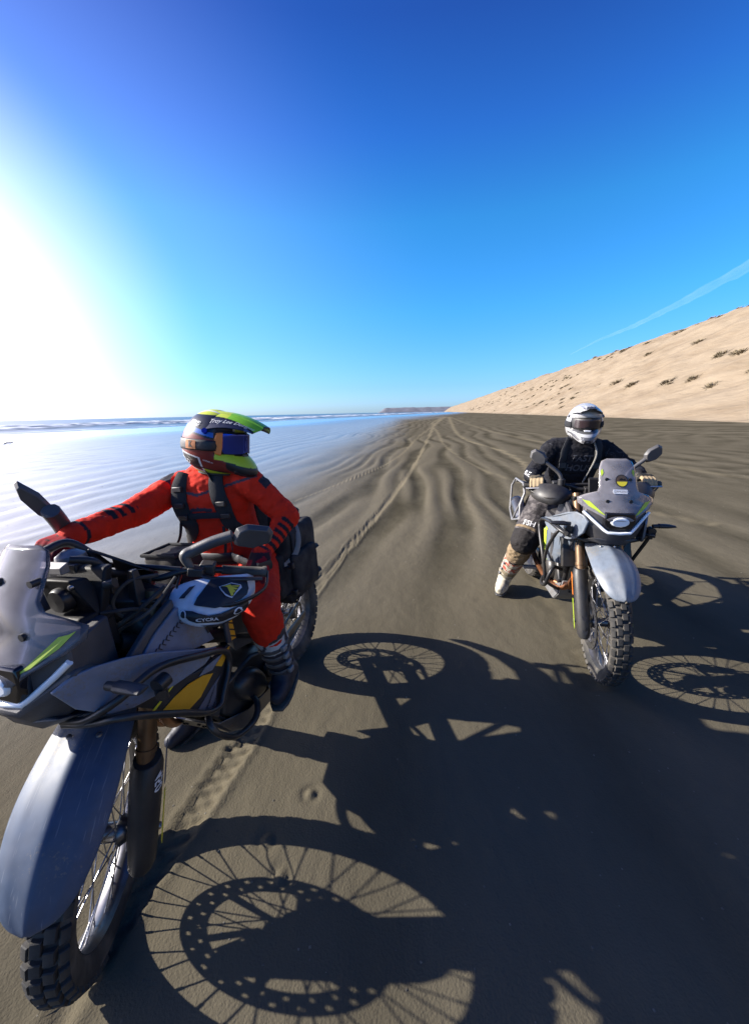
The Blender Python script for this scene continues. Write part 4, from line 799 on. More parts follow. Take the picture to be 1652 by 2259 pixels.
        g = P('hand_guard', MB().grid([[(x, s * y, z) for x, y, z in r] for r in gr]), 'white_plastic' if one and s > 0 else 'black_plastic', S, thick=.005, sub=2)
        gm = [(a, b if one else .14 + (b - .14) * .78, c) for a, b, c in ((-.345, .14, 1.05), (-.30, .22, 1.035), (-.31, .32, 1.035), (-.40, .405, 1.05))]
        P('guard_mount', MB().tube(smooth3([(-.40, s * .13, 1.085)] + [(a, s * b, c) for a, b, c in gm] + [(-.478, s * .41, 1.083)]), .009, 8, flat=(1, .6)), 'black_metal', S)
        if one and s > 0:
            G = np.array(gr)
            def gpt(u, v, off=.004):      # u along 0..1 inner->outer, v 0..1 top->bottom
                uu, vv = u * 5, v * 3; i, j = min(4, int(uu)), min(2, int(vv)); a, b_ = uu - i, vv - j
                p = (G[j, i] * (1 - a) + G[j, i + 1] * a) * (1 - b_) + (G[j + 1, i] * (1 - a) + G[j + 1, i + 1] * a) * b_
                du = G[j, i + 1] - G[j, i]; dv = G[j + 1, i] - G[j, i]; n_ = Vector(np.cross(dv, du)).normalized()
                if n_.x < 0 and n_.z < 0: n_ = -n_
                return Vector(p) + n_ * off
            def gdec(nm, uv, mt, off=.004):
                # subdivide the outline so that it follows the curved shell
                pts = []
                for (a, b_), (c_, d_) in zip(uv, uv[1:] + uv[:1]):
                    for k in range(6): pts.append((a + (c_ - a) * k / 6, b_ + (d_ - b_) * k / 6))
                cx = sum(p[0] for p in pts) / len(pts); cy = sum(p[1] for p in pts) / len(pts)
                layers = [[gpt(cx + (u - cx) * q, cy + (v - cy) * q, off) for u, v in pts] for q in (1, .66, .33)]
                n = len(pts); fs = [(i * n + k, i * n + (k + 1) % n, (i + 1) * n + (k + 1) % n, (i + 1) * n + k) for i in range(2) for k in range(n)] + [tuple(2 * n + k for k in range(n))]
                obj(nm, MB().add([p for l in layers for p in l], fs), mt, g, S, recalc=False)
            gdec('dark_patch', [(.47, .07), (.80, .08), (.84, .30), (.76, .47), (.55, .54), (.36, .47)], 'black_print', .0045)
            gdec('dark_band', [(.20, .60), (.35, .58), (.50, .66), (.66, .62), (.84, .56), (.86, .80), (.74, .88), (.50, .84), (.30, .80)], 'black_print', .0045)
            gdec('dark_band', [(.42, .90), (.72, .93), (.66, .98), (.5, .98)], 'black_print', .0045)
            gdec('vent', [(.26, .16), (.33, .14), (.24, .36), (.17, .37)], 'black_print', .0045)
            gdec('emblem', [(.56, .20), (.66, .15), (.75, .20), (.76, .25), (.69, .36), (.68, .40), (.62, .33)], 'white_plastic', .0055)
            gdec('emblem', [(.57, .205), (.66, .165), (.745, .21), (.68, .375), (.62, .31)], 'black_print', .0065)
            for k in range(4): gdec('emblem_stripe', [(.585 + .012 * k, .20 - .003 * k), (.60 + .018 * k, .195 - .004 * k), (.74 - .017 * k, .215 + .042 * k), (.725 - .018 * k, .235 + .042 * k)], 'yellow', .0075)
            for (u0, v0) in ((.235, .68), (.74, .72)):
                rg = [(u0 + .040 * math.cos(a), v0 + .10 * math.sin(a)) for a in np.linspace(0, 6.283, 9)[:-1]]; gdec('ring', rg, 'white_plastic', .0055)
                gdec('ring', [(u0 + .028 * math.cos(a), v0 + .07 * math.sin(a)) for a in np.linspace(0, 6.283, 9)[:-1]], 'black_print', .0065)
            text_on('lettering', 'CYCRA', 1, lambda x, y: gpt(.49 + x * .058, .735 - y * .13, .0062), 'white_plastic', g, S, bold=.02)
        # mirrors
        if one:
            arm = [(-.40, .165, 1.11), (-.41, .14, 1.15), (-.42, .165, 1.17), (-.42, .22, 1.205), (-.42, .285, 1.235)] if s > 0 else [(-.56, .20, 1.07), (-.59, .28, 1.09), (-.53, .28, 1.18), (-.47, .28, 1.25)]
            ctr = Vector((-.42, .352, 1.237)) if s > 0 else Vector((-.50, .335, 1.262))
            ux = Vector((-.25, 1, .05)).normalized() if s > 0 else Vector((.35, .5, .6)).normalized(); uz = Vector((.25, 0, 1)).normalized()
            outl = [(-.068, -.005), (-.055, .034), (-.02, .05), (.055, .038), (.072, .012), (.065, -.026), (.0, -.048), (-.06, -.034)]
        else:
            arm = [(-.40, .18, 1.10), (-.40, .19, 1.16), (-.405, .22, 1.20), (-.41, .285, 1.255)]
            ctr = Vector((-.415, .325, 1.285)); ux = Vector((-.15, .9, .4)).normalized(); uz = Vector((.2, -.3, 1)).normalized()
            outl = [(-.058, -.02), (-.05, .02), (-.02, .042), (.04, .046), (.062, .02), (.055, -.022), (.01, -.045), (-.04, -.04)]
        fl = lambda v: Vector((v.x, s * v.y, v.z))
        ux, uz = fl(ux), fl(uz); ctr = fl(ctr); nn = ux.cross(uz).normalized(); nn = nn if nn.x > 0 else -nn
        mr_ = P('mirror', MB().hull([ctr + ux * a + uz * b_ - nn * .008 for a, b_ in outl] + [ctr + ux * a * .8 + uz * b_ * .8 + nn * .014 for a, b_ in outl]), 'mirror_back', S, bevel=.003)
        obj('mirror_glass', MB().add([ctr + ux * a * .93 + uz * b_ * .93 - nn * .009 for a, b_ in outl], [tuple(range(8))]), 'alloy', mr_, S, recalc=False)
        P('mirror_arm', MB().tube([fl(Vector(p)) for p in smooth3(arm)], [.010 + ((.010 if s > 0 else .017) if one else .002) * min(1, i / 9) for i in range(len(smooth3(arm)))], 10), 'mirror_back', S)
    return root, S, P

def smooth3(p, n=8):
    P_ = [Vector(a) for a in p]; out = []
    for i in range(len(P_) - 1):
        p0, p1, p2, p3 = P_[max(0, i - 1)], P_[i], P_[i + 1], P_[min(len(P_) - 1, i + 2)]
        for k in range(n):
            t = k / n; out.append(.5 * ((2 * p1) + (p2 - p0) * t + (2 * p0 - 5 * p1 + 4 * p2 - p3) * t * t + (3 * p1 - p0 - 3 * p2 + p3) * t ** 3))
    return out + [P_[-1]]

bike1, S1, P1_ = make_bike('adventure_motorcycle', 'blue-grey adventure motorcycle with orange panels and one white hand guard, leaning toward the sea', B1, ST1, 1)
bike2, S2, P2_ = make_bike('adventure_motorcycle', 'pale grey adventure motorcycle with lime stripes and pannier racks, ridden by the black-clad rider', B2, ST2, 2)

# ---- bike 1 extras: navigation mounts
P1_('cross_bar', MB().hull([(-.19, y, z) for y in (-.13, .0) for z in (1.165, 1.185)] + [(-.215, y, z) for y in (-.13, .0) for z in (1.165, 1.195)]), 'grey_metal', bevel=.003)
P1_('navigation_tower', MB().hull([(-.17, y, 1.16) for y in (-.07, .05)] + [(-.20, y, 1.02) for y in (-.10, .10)] + [(-.24, y, 1.03) for y in (-.10, .10)] + [(-.22, y, 1.15) for y in (-.07, .05)]), 'backlit_black', bevel=.006)
P1_('gauge_housing', MB().lathe([(0, .02), (.030, .018), (.036, .008), (.036, -.02)], (-.175, .0, 1.10), 'x', 20, False), 'black_metal')
for y_, z_ in ((-.06, 1.14), (.05, 1.14), (-.08, 1.05), (.08, 1.05)): P1_('bolt', MB().lathe([(0, .006), (.006, .005), (.007, -.004)], (-.172 - .25 * (1.14 - z_), y_, z_), 'x', 10, False), 'alloy')
P1_('device_mount', MB().box((-.27, -.07, 1.155), (.07, .12, .045)).tube([(-.25, -.06, 1.10), (-.27, -.06, 1.15)], .015, 10), 'black_plastic', bevel=.006)
P1_('device_dome', MB().lathe([(0, .035), (.02, .033), (.038, .02), (.042, 0)], (-.27, -.07, 1.175), 'z', 20, False), 'grey_metal')
P1_('mount_arm', MB().tube(smooth3([(-.22, .0, 1.20), (-.26, .03, 1.18), (-.30, .03, 1.13), (-.36, .02, 1.10)]), .011, 10).tube(smooth3([(-.22, -.1, 1.22), (-.3, -.1, 1.22), (-.36, -.05, 1.12)]), .013, 10), 'black_plastic')
for pts_, r_ in (([(-.36, .16, 1.06), (-.28, .13, 1.02), (-.25, .05, .96), (-.3, .05, .9)], .007), ([(-.37, .2, 1.09), (-.27, .19, 1.03), (-.24, .1, .98), (-.28, .02, .92)], .005), ([(-.37, -.2, 1.09), (-.29, -.15, 1.06), (-.24, -.1, .98)], .006),
                 ([(-.38, .12, 1.09), (-.30, .09, 1.10), (-.26, .06, 1.04), (-.31, .07, .95)], .006), ([(-.40, .02, 1.07), (-.33, .05, 1.04), (-.29, .08, .97), (-.33, .10, .90)], .008), ([(-.20, .09, 1.05), (-.27, .13, 1.03), (-.33, .12, .99)], .006)):
    P1_('cable', MB().tube(smooth3(pts_), r_, 8), 'rubber')
P1_('ignition_barrel', MB().tube([(-.33, .0, 1.03), (-.32, .0, 1.065)], .018, 16), 'alloy')
P1_('knob', MB().tube([(-.235, .09, 1.12), (-.245, .115, 1.125)], .014, 12), 'black_metal')
P1_('bracket', MB().hull([(-.30, .07, 1.02), (-.30, .11, 1.02), (-.34, .07, 1.02), (-.34, .11, 1.02), (-.315, .08, 1.13), (-.315, .10, 1.13), (-.335, .08, 1.13), (-.335, .10, 1.13)]), 'black_plastic', bevel=.003)
P1_('bracket', MB().hull([(-.29, -.02, .98), (-.29, .03, .98), (-.33, -.02, .98), (-.33, .03, .98), (-.30, -.01, 1.10), (-.30, .02, 1.10), (-.325, -.01, 1.10), (-.325, .02, 1.10)]), 'black_metal', bevel=.003)
def phn(m_): return m_.map(lambda p: Vector((p.x, p.y - .03, p.z - .055 + (p.y) * -.33)))
ph = obj('phone', phn(MB().hull([(a, b, c) for a, b, c in ((-.335, .085, 1.215), (-.335, -.085, 1.215), (-.425, .085, 1.165), (-.425, -.085, 1.165), (-.33, .085, 1.208), (-.33, -.085, 1.208), (-.42, .085, 1.158), (-.42, -.085, 1.158))])), 'black_plastic', None, S1, bevel=.004)
tag(ph, 'black phone in a cradle tilted above the blue-grey motorcycle handlebar', 'phone')
obj('screen', phn(MB().add([(a, b, c) for a, b, c in ((-.338, .078, 1.2165), (-.338, -.078, 1.2165), (-.422, -.078, 1.1685), (-.422, .078, 1.1685))], [(0, 1, 2, 3)])), 'phone_glass', ph, S1)
obj('cradle', phn(MB().hull([(-.355, y, 1.195) for y in (-.03, .03)] + [(-.41, y, 1.165) for y in (-.03, .03)] + [(-.37, y, 1.15) for y in (-.025, .025)] + [(-.40, y, 1.14) for y in (-.025, .025)]).tube([(-.385, 0, 1.15), (-.39, 0, 1.12)], .012, 10)), 'black_plastic', ph, S1, bevel=.003)
# ---- luggage on bike 1
def soft_box(c, size, rnd=.035, sag=.012, seed=0):
    mb = MB(); b = bmesh.new(); bmesh.ops.create_cube(b, size=1); bmesh.ops.subdivide_edges(b, edges=b.edges[:], cuts=11, use_grid_fill=True)
    P_ = np.array([v.co[:] for v in b.verts]); S_ = np.array(size); Q = P_ * S_; inner = np.clip(Q, -(S_ / 2 - rnd), S_ / 2 - rnd); d = Q - inner; L = np.linalg.norm(d, axis=1, keepdims=True); Q = inner + np.where(L > 1e-9, d / np.maximum(L, 1e-9) * rnd, d)
    nrm = Q / np.linalg.norm(Q, axis=1, keepdims=True); Q = Q + nrm * ((fbm(P_ * 6 + seed, 3, seed) - .45) * sag * 2)[:, None] + np.array(c)
    b.verts.index_update(); mb.add(Q.tolist(), [[v.index for v in f.verts] for f in b.faces]); b.free(); return mb
def bag(name, label, c, size, seed, straps):
    o = obj(name, soft_box(c, size, .04, .014, seed), 'bag_fabric', None, B1); tag(o, label, 'bag'); hx, hy, hz = [q / 2 + .006 for q in size]
    for axis_, pos, mt in straps:
        if axis_ == 'x': lp = [(c[0] + pos, c[1] + a * hy, c[2] + d * hz) for a, d in ((-1, -.8), (-1, .8), (-.75, 1), (.75, 1), (1, .8), (1, -.8), (.75, -1), (-.75, -1), (-1, -.8))]
        else: lp = [(c[0] + a * hx, c[1] + d * hy, c[2] + pos) for a, d in ((-.8, 1), (.8, 1), (1, .75), (1, -.75), (.8, -1), (-.8, -1), (-1, -.75), (-1, .75), (-.8, 1))]
        obj('strap', MB().tube(lp, .014, 8, flat=(.22, 1) if axis_ == 'z' else (1, .22), up=(0, 0, 1) if axis_ == 'z' else (1, 0, 0)), mt, o, B1)
        q = lp[3] if axis_ == 'x' else lp[1]; obj('buckle', MB().box(q, (.035, .03, .03)), 'black_plastic', o, B1, bevel=.004)
    return o
sb = bag('saddle_bag', 'black soft saddle bag strapped behind the red rider on the side facing the other motorcycle', (-1.17, .12, .845), (.34, .17, .38), 1, (('z', .02, 'webbing'), ('z', -.12, 'webbing'), ('x', .10, 'webbing')))
obj('pocket', soft_box((-.985, .125, .82), (.07, .13, .22), .025, .008, 5), 'bag_fabric', sb, B1); obj('pocket', soft_box((-1.15, .21, .81), (.25, .05, .2), .022, .006, 6), 'bag_fabric', sb, B1)
bag('saddle_bag', 'black soft saddle bag on the seaward flank of the blue-grey motorcycle', (-1.2, -.32, .84), (.34, .17, .40), 2, (('z', .02, 'webbing'),))
db = bag('duffel_bag', 'black rolled duffel bag strapped across the tail behind the red rider', (-1.27, -.10, 1.0), (.26, .40, .17), 3, (('z', .0, 'webbing'),))
obj('tie_strap', MB().tube(smooth3([(-1.2, .07, 1.07), (-1.17, .165, 1.05), (-1.11, .22, .97), (-1.05, .215, .90), (-.97, .165, .86)]), .013, 8, flat=(.25, 1)), 'grey_webbing', db, B1)
tb = obj('tank_bag', soft_box((-.66, -.10, .995), (.15, .17, .15), .03, .008, 9), 'bag_fabric', None, B1); tag(tb, 'small dark pouch standing on the tank in front of the red rider', 'bag')
obj('rim_piping', MB().tube([(-.66 + a * .07, -.10 + b * .08, 1.068) for a, b in ((-1, -1), (1, -1), (1, 1), (-1, 1), (-1, -1))], .008, 8), 'webbing', tb, B1)
# ---- bike 2 pannier racks and sleeping roll
for s in (-1, 1):
    lp = [(-1.08, s * .25, .90), (-1.05, s * .285, .80), (-.98, s * .295, .70), (-1.25, s * .295, .62), (-1.42, s * .285, .68), (-1.45, s * .28, .90), (-1.40, s * .26, .97), (-1.15, s * .25, .97), (-1.08, s * .25, .90)]
    P2_('pannier_rack', MB().tube([Vector(q) for q in lp], .0095, 10).tube([(-1.08, s * .25, .9), (-1.25, s * .295, .62)], .008, 8).tube([(-1.12, s * .25, .96), (-1.1, s * .14, .86)], .009, 8).tube([(-1.4, s * .26, .95), (-1.42, s * .1, .92)], .009, 8), 'grey_metal')
# ------------------------------------------------------------------ people
class Body:
    def __init__(s): s.mb = MB(); s.c = []
    def cap(s, p0, p1, r0, r1, t, n=14): s.mb.capsule(p0, p1, r0, r1, n); s.c.append((np.array(p0, float), np.array(p1, float), r0, r1, t)); return s
    def chain(s, pts, rs, t):
        for i in range(len(pts) - 1): s.cap(pts[i], pts[i + 1], rs[i], rs[i + 1], t if not isinstance(t, (list, tuple)) else t[i])
        return s
    def torso(s, rows, yaw, t, n=28):
        R = []; cy, sy = math.cos(yaw), math.sin(yaw)
        for (cx, cyy, z, a, b) in rows:
            ring = []
            for k in range(n):
                th = 2 * math.pi * k / n; ca, sa = math.cos(th), math.sin(th); x = a * math.copysign(abs(ca) ** .8, ca); y = b * math.copysign(abs(sa) ** .85, sa)
                ring.append((cx + x * cy - y * sy, cyy + x * sy + y * cy, z))
            R.append(ring)
        s.mb.rings(R); s.rows = rows; s.yaw = yaw
        for i in range(len(rows) - 1):
            a, b = rows[i], rows[i + 1]; k = min(a[3], b[3]); w = max(0, (a[4] + b[4]) / 2 - k)
            for q in (-1, -.5, 0, .5, 1): s.c.append((np.array((a[0] - q * w * sy, a[1] + q * w * cy, a[2])), np.array((b[0] - q * w * sy, b[1] + q * w * cy, b[2])), a[3], b[3], t))
        return s
    def build(s, name, material, parent, frame, colfn, voxel=.007, folds=1.0, smooth_it=7, seed=0):
        me = bpy.data.meshes.new(name); me.from_pydata(s.mb.v, [], s.mb.f); b = bmesh.new(); b.from_mesh(me); bmesh.ops.recalc_face_normals(b, faces=b.faces[:]); b.to_mesh(me); b.free()
        o = bpy.data.objects.new(name, me); COL.objects.link(o)
        m_ = o.modifiers.new('r', 'REMESH'); m_.mode = 'VOXEL'; m_.voxel_size = voxel
        m_ = o.modifiers.new('s', 'SMOOTH'); m_.factor = .5; m_.iterations = smooth_it
        dg = bpy.context.evaluated_depsgraph_get(); me2 = bpy.data.meshes.new_from_object(o.evaluated_get(dg)); bpy.data.objects.remove(o)
        P = coords(me2); nrm = np.empty(len(P) * 3, np.float32); me2.vertices.foreach_get('normal', nrm); nrm = nrm.reshape(-1, 3)
        best = np.full(len(P), 1e9); tag_ = np.zeros(len(P), int); tt = np.zeros(len(P)); ax = np.zeros((len(P), 3)); names = sorted(set(c[4] for c in s.c))
        for p0, p1, r0, r1, t in s.c:
            d = p1 - p0; L = max(float(d @ d), 1e-9); q = np.clip(((P - p0) @ d) / L, 0, 1); D = np.linalg.norm(P - p0 - q[:, None] * d, axis=1) - (r0 + (r1 - r0) * q)
            m2 = D < best; best[m2] = D[m2]; tag_[m2] = names.index(t); tt[m2] = q[m2]; ax[m2] = d / math.sqrt(L)
        tg = np.array(names)[tag_]
        if folds:
            amp = np.where(np.isin(tg, ['hand', 'finger', 'glove', 'neck', 'cuff']),   .0010, np.where(np.isin(tg, ['armR', 'armL', 'foreR', 'foreL', 'shinR']), .0115, .0085)) * folds
            al = (P * ax).sum(1)[:, None] * ax; per = P - al; Q = al * 36 + per * 15
            f = fbm(Q + seed, 3, 50 + seed) - .45; f2 = np.abs(fbm(P * 19 + seed, 3, 60 + seed) - .45)
            P = P + nrm * ((f * 1.3 - f2 * 1.6) * amp)[:, None]
        me2.vertices.foreach_set('co', P.astype(np.float32).ravel()); me2.materials.clear(); me2.materials.append(MATS[material]); me2.shade_smooth()
        setcol(me2, colfn(P, tg, tt, nrm)); me2.name = name
        o = bpy.data.objects.new(name, me2); place(o, parent, frame); return o

def grip_hand(B, c, a, wrist, gl='hand', fg='finger', side=1):
    """gloved hand closed round a grip: c centre on the bar, a outward bar direction, wrist point"""
    c, a, wrist = Vector(c), Vector(a).normalized(), Vector(wrist)
    u = (wrist - c); u = (u - a * u.dot(a)).normalized(); up = a.cross(u).normalized()
    if up.z < 0: up = -up
    pt = lambda o, ang, r: c + a * o + u * (math.cos(rad(ang)) * r) + up * (math.sin(rad(ang)) * r)
    for k, (o, rr, ln) in enumerate(((-.036, .0105, 1.0), (-.012, .011, 1.05), (.012, .0105, 1.0), (.035, .0095, .9))):
        pts = [pt(o * .9, 38, .047), pt(o, 88, .036), pt(o, 150, .033), pt(o, 215 * ln, .030), pt(o, 255 * ln, .028)]
        B.chain(pts, [rr * 1.2, rr * 1.1, rr, rr * .95, rr * .85], fg)
        B.cap(wrist + a * o * .35, pts[0], .021, .0165, gl)
    B.chain([wrist - a * .018 + up * -.004, pt(-.045, -5, .042), pt(-.052, -70, .033), pt(-.045, -130, .030)], [.018, .0155, .012, .010], gl)
    return B

def helmet(parent, Hm, style):
    """off-road helmet; X forward, Y left, Z up in its own frame Hm"""
    nu, nv = 352, 200
    def surf(psi, eps, lift=0.0):
        p, e = math.degrees(psi), math.degrees(eps); d = Vector((math.cos(eps) * math.cos(psi) * .139, math.cos(eps) * math.sin(psi) * .119, math.sin(eps) * .142))
        sc = 1 + .58 * math.exp(-(p / 36) ** 2 - ((e + 31) / 14) ** 2)
        bx = lambda v, a, b, w: 1 / (1 + math.exp(-(v - a) / w)) * 1 / (1 + math.exp((v - b) / w))
        sc *= 1 - .15 * bx(p, -62, 62, 4) * bx(e, -17, 25, 2.5)
        sc *= 1 + .05 * math.exp(-((abs(p) - 130) / 30) ** 2 - ((e + 20) / 22) ** 2)
        q = d * sc; q = q + q.normalized() * lift
        zb = -.128 - .22 * max(0, q.x) * .6
        if q.z < zb: q.z = zb + (q.z - zb) * .12
        return q
    rows = [[surf(-math.pi + 2 * math.pi * k / nu, -math.pi / 2 + math.pi * j / nv) for k in range(nu)] for j in range(1, nv)]
    mb = MB().rings([[tuple(q) for q in r] for r in rows]); root = obj('helmet', mb, 'helmet_paint' if style == 2 else 'bright_helmet_paint', parent, Hm)
    P = coords(root.data); x, y, z = P.T; psi = np.degrees(np.arctan2(y, x)); eps = np.degrees(np.arctan2(z, np.hypot(x, y))); ay = np.abs(y)
    def layer(C, m, c): C[m] = c
    C = np.zeros((len(P), 3)); port = (np.abs(psi) < 60) & (eps > -16) & (eps < 24)
    if style == 1:
        b = z + .22 * x; C[:] = (.16, .02, .016)
        layer(C, b > .040, (.02, .11, .45)); layer(C, b > .060, (.010, .014, .035)); layer(C, (z > .118) | (ay < .035) & (z > .05), (.50, .56, .06))
        layer(C, (ay > .034) & (ay < .043) & (z > .06), (.6, .6, .6)); layer(C, (np.abs(b - .0385) < .004), (.012, .012, .02))
        layer(C, (b < -.098) & (x < .15), (.45, .56, .03)); layer(C, (x < .0) & (b < -.052) & (b > -.118) & (x > -.105), (.55, .55, .55)); layer(C, (x < -.008) & (b < -.058) & (b > -.112) & (x > -.098), (.012, .012, .015))
        layer(C, (x > .06) & (eps > -25.5) & (eps < -15), (.45, .56, .03)); layer(C, (x > .10) & (eps < -25.5) & (eps > -38), (.012, .012, .015)); layer(C, (x > .04) & (z < -.132), (.45, .56, .03)); layer(C, (np.abs(b + .0955) < .003) & (x < .15), (.012, .012, .02))
    else:
        b = z - .1 * x; C[:] = (.36, .36, .365)
        layer(C, (z > .06) & (ay > .03) & (ay < .07) & (x < .1), (.28, .28, .30)); layer(C, (x < .12) & (b < -.07) & (b > -.118), (.03, .03, .032))
        layer(C, (x > .02) & (eps < -23.5) & (eps > -60), (.075, .075, .08)); layer(C, (x > .0) & (np.abs(eps + 44 + .25 * np.abs(psi)) < 2.5), (.36, .36, .37)); layer(C, (x > .06) & (np.abs(eps + 33) < 1.6), (.38, .38, .39)); layer(C, (x > .12) & (np.abs(np.abs(psi) - 14) < 2.5) & (eps < -28) & (eps > -42), (.38, .38, .39)); layer(C, (x < -.05) & (np.abs(z - .02) < .02), (.08, .08, .085)); layer(C, (z < -.122), (.03, .03, .032)); layer(C, (x > .06) & (eps > -20) & (eps < -15), (.06, .06, .06))
    C[port] = (.01, .01, .011); setcol(root.data, C)
    S_ = lambda p, e, l=0: surf(rad(p), rad(e), l)
    # goggles: frame, lens, outriggers, strap
    def band(e0, e1, l0, psis, grow=0):
        rows_ = []
        for p in psis:
            q = [S_(p, e0, l0), S_(p, (e0 + e1) / 2, l0 + .004), S_(p, e1, l0)]; rows_.append(q)
        return rows_
    gx = lambda p, e, l: Vector(((.125 + l) * math.cos(rad(p)) * (1 - .06 * (abs(p) / 60) ** 2), (.098 + l * .5) * math.sin(rad(p)), .150 * math.sin(rad(e)) + .004))
    def lens_row(e, l, w): return [gx(p, e, l) for p in np.linspace(-w, w, 25)]
    fe = [(-15.8, .003, 50), (-13, .012, 61), (0, .014, 66), (14, .012, 64), (21, .004, 58)] if style == 1 else [(-14, .003, 48), (-11, .012, 58), (0, .014, 64), (11, .012, 62), (17, .004, 56)]
    obj('goggle_frame', MB().grid([lens_row(*q) for q in fe]), 'black_plastic', root, Hm, thick=.006, sub=1)
    def lrow(e, w, l=.0185): return [gx(p * 1.0, e - (3.0 * math.exp(-(p / 9) ** 2) * -1 if e < 0 else 0), l) for p in np.linspace(-w, w, 25)]
    obj('goggle_lens', MB().grid([lrow(-14, 48), lrow(-10, 53), lrow(0, 55), lrow(12, 54), lrow(18.5, 51)] if style == 1 else [lrow(-9, 42), lrow(-7, 47), lrow(0, 49), lrow(8, 48), lrow(12.5, 45)]), 'blue_mirror_lens' if style == 1 else 'dark_lens', root, Hm, thick=.002, sub=1)
    obj('nose_guard', MB().hull([gx(p, e, l) for p, e in ((-14, -14), (14, -14), (0, -24), (-8, -20), (8, -20)) for l in (.004, .020)]), 'white_plastic' if style == 2 else 'black_plastic', root, Hm, bevel=.003)
    for s in (-1, 1):
        sb_ = obj('goggle_strap', MB().grid([[S_(s * p, e, .0035 + .0015 * (e == -1)) for e in (-9, -6, -1, 4, 8)] for p in np.linspace(58, 180, 40)]), 'webbing' if style == 2 else 'black_print', root, Hm, thick=.003)
        if style == 1:
            obj('strap_patch', MB().grid([[S_(s * p, e, .0075) for e in np.linspace(-7, 6, 6)] for p in np.linspace(92, 112, 10)]), 'copper', sb_, Hm)
            text_on('lettering', 'K', 1, lambda a, b_: S_(s * 102 + (a * 11), -.5 + b_ * 14, .009), 'black_print', sb_, Hm, bold=.03)
            obj('goggle_outrigger', MB().hull([gx(s * p, e, l) for p, e in ((50, 19), (60, 18), (66, 4), (64, -14), (54, -17), (51, -4)) for l in (.010, .0235)]), 'orange', root, Hm, bevel=.003)
    # peak
    def pk(t, v):    # t 0..1 root to tip, v -1..1 across
        w = .106 - .024 * t - .016 * t * t; xx = .015 + (.225 if style == 1 else .17) * t - .03 * t * v * v; zz = .118 + .012 * t - (.062 if style == 1 else .030) * t * t - (.020 + .052 * (1 - t)) * abs(v) ** 2.6 + .006 * (abs(v) < .35)
        return Vector((xx, w * v, zz + .010))
    pk_rows = [[pk(t, v) for v in np.linspace(-1, 1, 101)] for t in np.linspace(0, 1, 90)]
    pobj = obj('peak', MB().grid(pk_rows), 'helmet_paint' if style == 2 else 'bright_helmet_paint', root, Hm, thick=.004)
    PP = coords(pobj.data); v_ = np.abs(PP[:, 1]) / .1; t_ = (PP[:, 0] - .015) / (.225 if style == 1 else .17); CP = np.zeros((len(PP), 3))
    if style == 1: CP[:] = (.012, .017, .05); CP[(v_ < .62) & (t_ > .1)] = (.20, .50, .03); CP[(v_ < .62) & (t_ <= .35)] = (.46, .54, .06); CP[(v_ >= .60) & (v_ < .66)] = (.01, .012, .02); CP[(v_ > .66) & (t_ > .72)] = (.06, .085, .18); CP[t_ > .965] = (.012, .015, .04)
    else: CP[:] = (.36, .36, .365); CP[(v_ > .3) & (v_ < .45) & (t_ < .75)] = (.25, .25, .27); CP[(v_ < .30) & (t_ > .82)] = (.04, .04, .045); CP[(v_ > .5) & (v_ < .8) & (t_ > .86)] = (.2, .2, .21)
    setcol(pobj.data, CP)
    for s in (-1, 1):
        obj('peak_screw', MB().tube([S_(s * 78, 22, -.004), S_(s * 78, 22, .010)], .011, 14), 'blue_mirror_lens' if style == 1 else 'grey_metal', root, Hm)
        obj('chin_vent', MB().hull([S_(s * p, e, l) for p, e in ((14, -33), (30, -32), (28, -38), (15, -40)) for l in (-.004, .004)]), 'black_print', root, Hm, bevel=.002)
        obj('chin_strap', MB().tube([S_(s * 95, -50, -.01), Vector((.02, s * .06, -.15)), Vector((.05, 0, -.165))], .011, 8, flat=(.3, 1)), 'webbing', root, Hm)
    obj('mouth_vent', MB().hull([S_(p, e, l) for p, e in ((-10, -24), (10, -24), (13, -31), (7, -38), (-7, -38), (-13, -31)) for l in (-.004, .005)]), 'black_print' if style == 1 else 'grey_metal', root, Hm, bevel=.003)
    if style == 2: obj('mouth_grille', MB().hull([S_(p, e, l) for p, e in ((-7, -26), (7, -26), (9, -31), (5, -36), (-5, -36), (-9, -31)) for l in (.002, .008)]), 'black_print', root, Hm, bevel=.003)
    obj('helmet_trim', MB().tube([surf(rad(p), rad(-58), .002) for p in np.linspace(-180, 180, 60)], .005, 6), 'rubber', root, Hm)
    # writing
    for s in (-1, 1):
        def side_text(nm, txt, size, p0, e0, tilt, mt, **k):
            ct, st_ = math.cos(rad(tilt)), math.sin(rad(tilt))
            text_on(nm, txt, size, lambda a, b_: S_(s * (p0 - (a * -s * -1) * 0) + (s * 0) + (a * ct - b_ * st_) * (1 if True else 1), e0 + (a * st_ + b_ * ct) * 1, .0022), mt, root, Hm, **k)
        if style == 1:
            tl = -8 if s < 0 else 8
            side_text('lettering', 'BATCHED', 6.0, 104, 38, tl, 'white_print', bold=.03); side_text('lettering', 'BAKERY', 6.0, 103, 32, tl, 'white_print', bold=.03)
            side_text('lettering', 'TLD', 13.0, 128, -27, tl * 2.2, 'white_print', shear=.3, bold=.02); side_text('lettering', 'LEADER R1', 4.0, 74, -27, tl * 1.6, 'white_print')
            text_on('lettering', 'Troy Lee Designs', .030, lambda a, b_: pk(.52 + a / .24 * -s, s * (.80 - b_ * 6.5)) + Vector((0, s * .004, .003)), 'white_print', root, Hm, shear=.25)
        else:
            side_text('lettering', 'LEATT', 15.0, 70, -30, 10 if s > 0 else -10, 'white_print', bold=.03)
    if style == 2: text_on('lettering', 'LEATT', .042, lambda a, b_: pk(.86 - b_ / .25, a / .095) + Vector((0.004, 0, .006)), 'black_print', root, Hm, bold=.03)
    return root
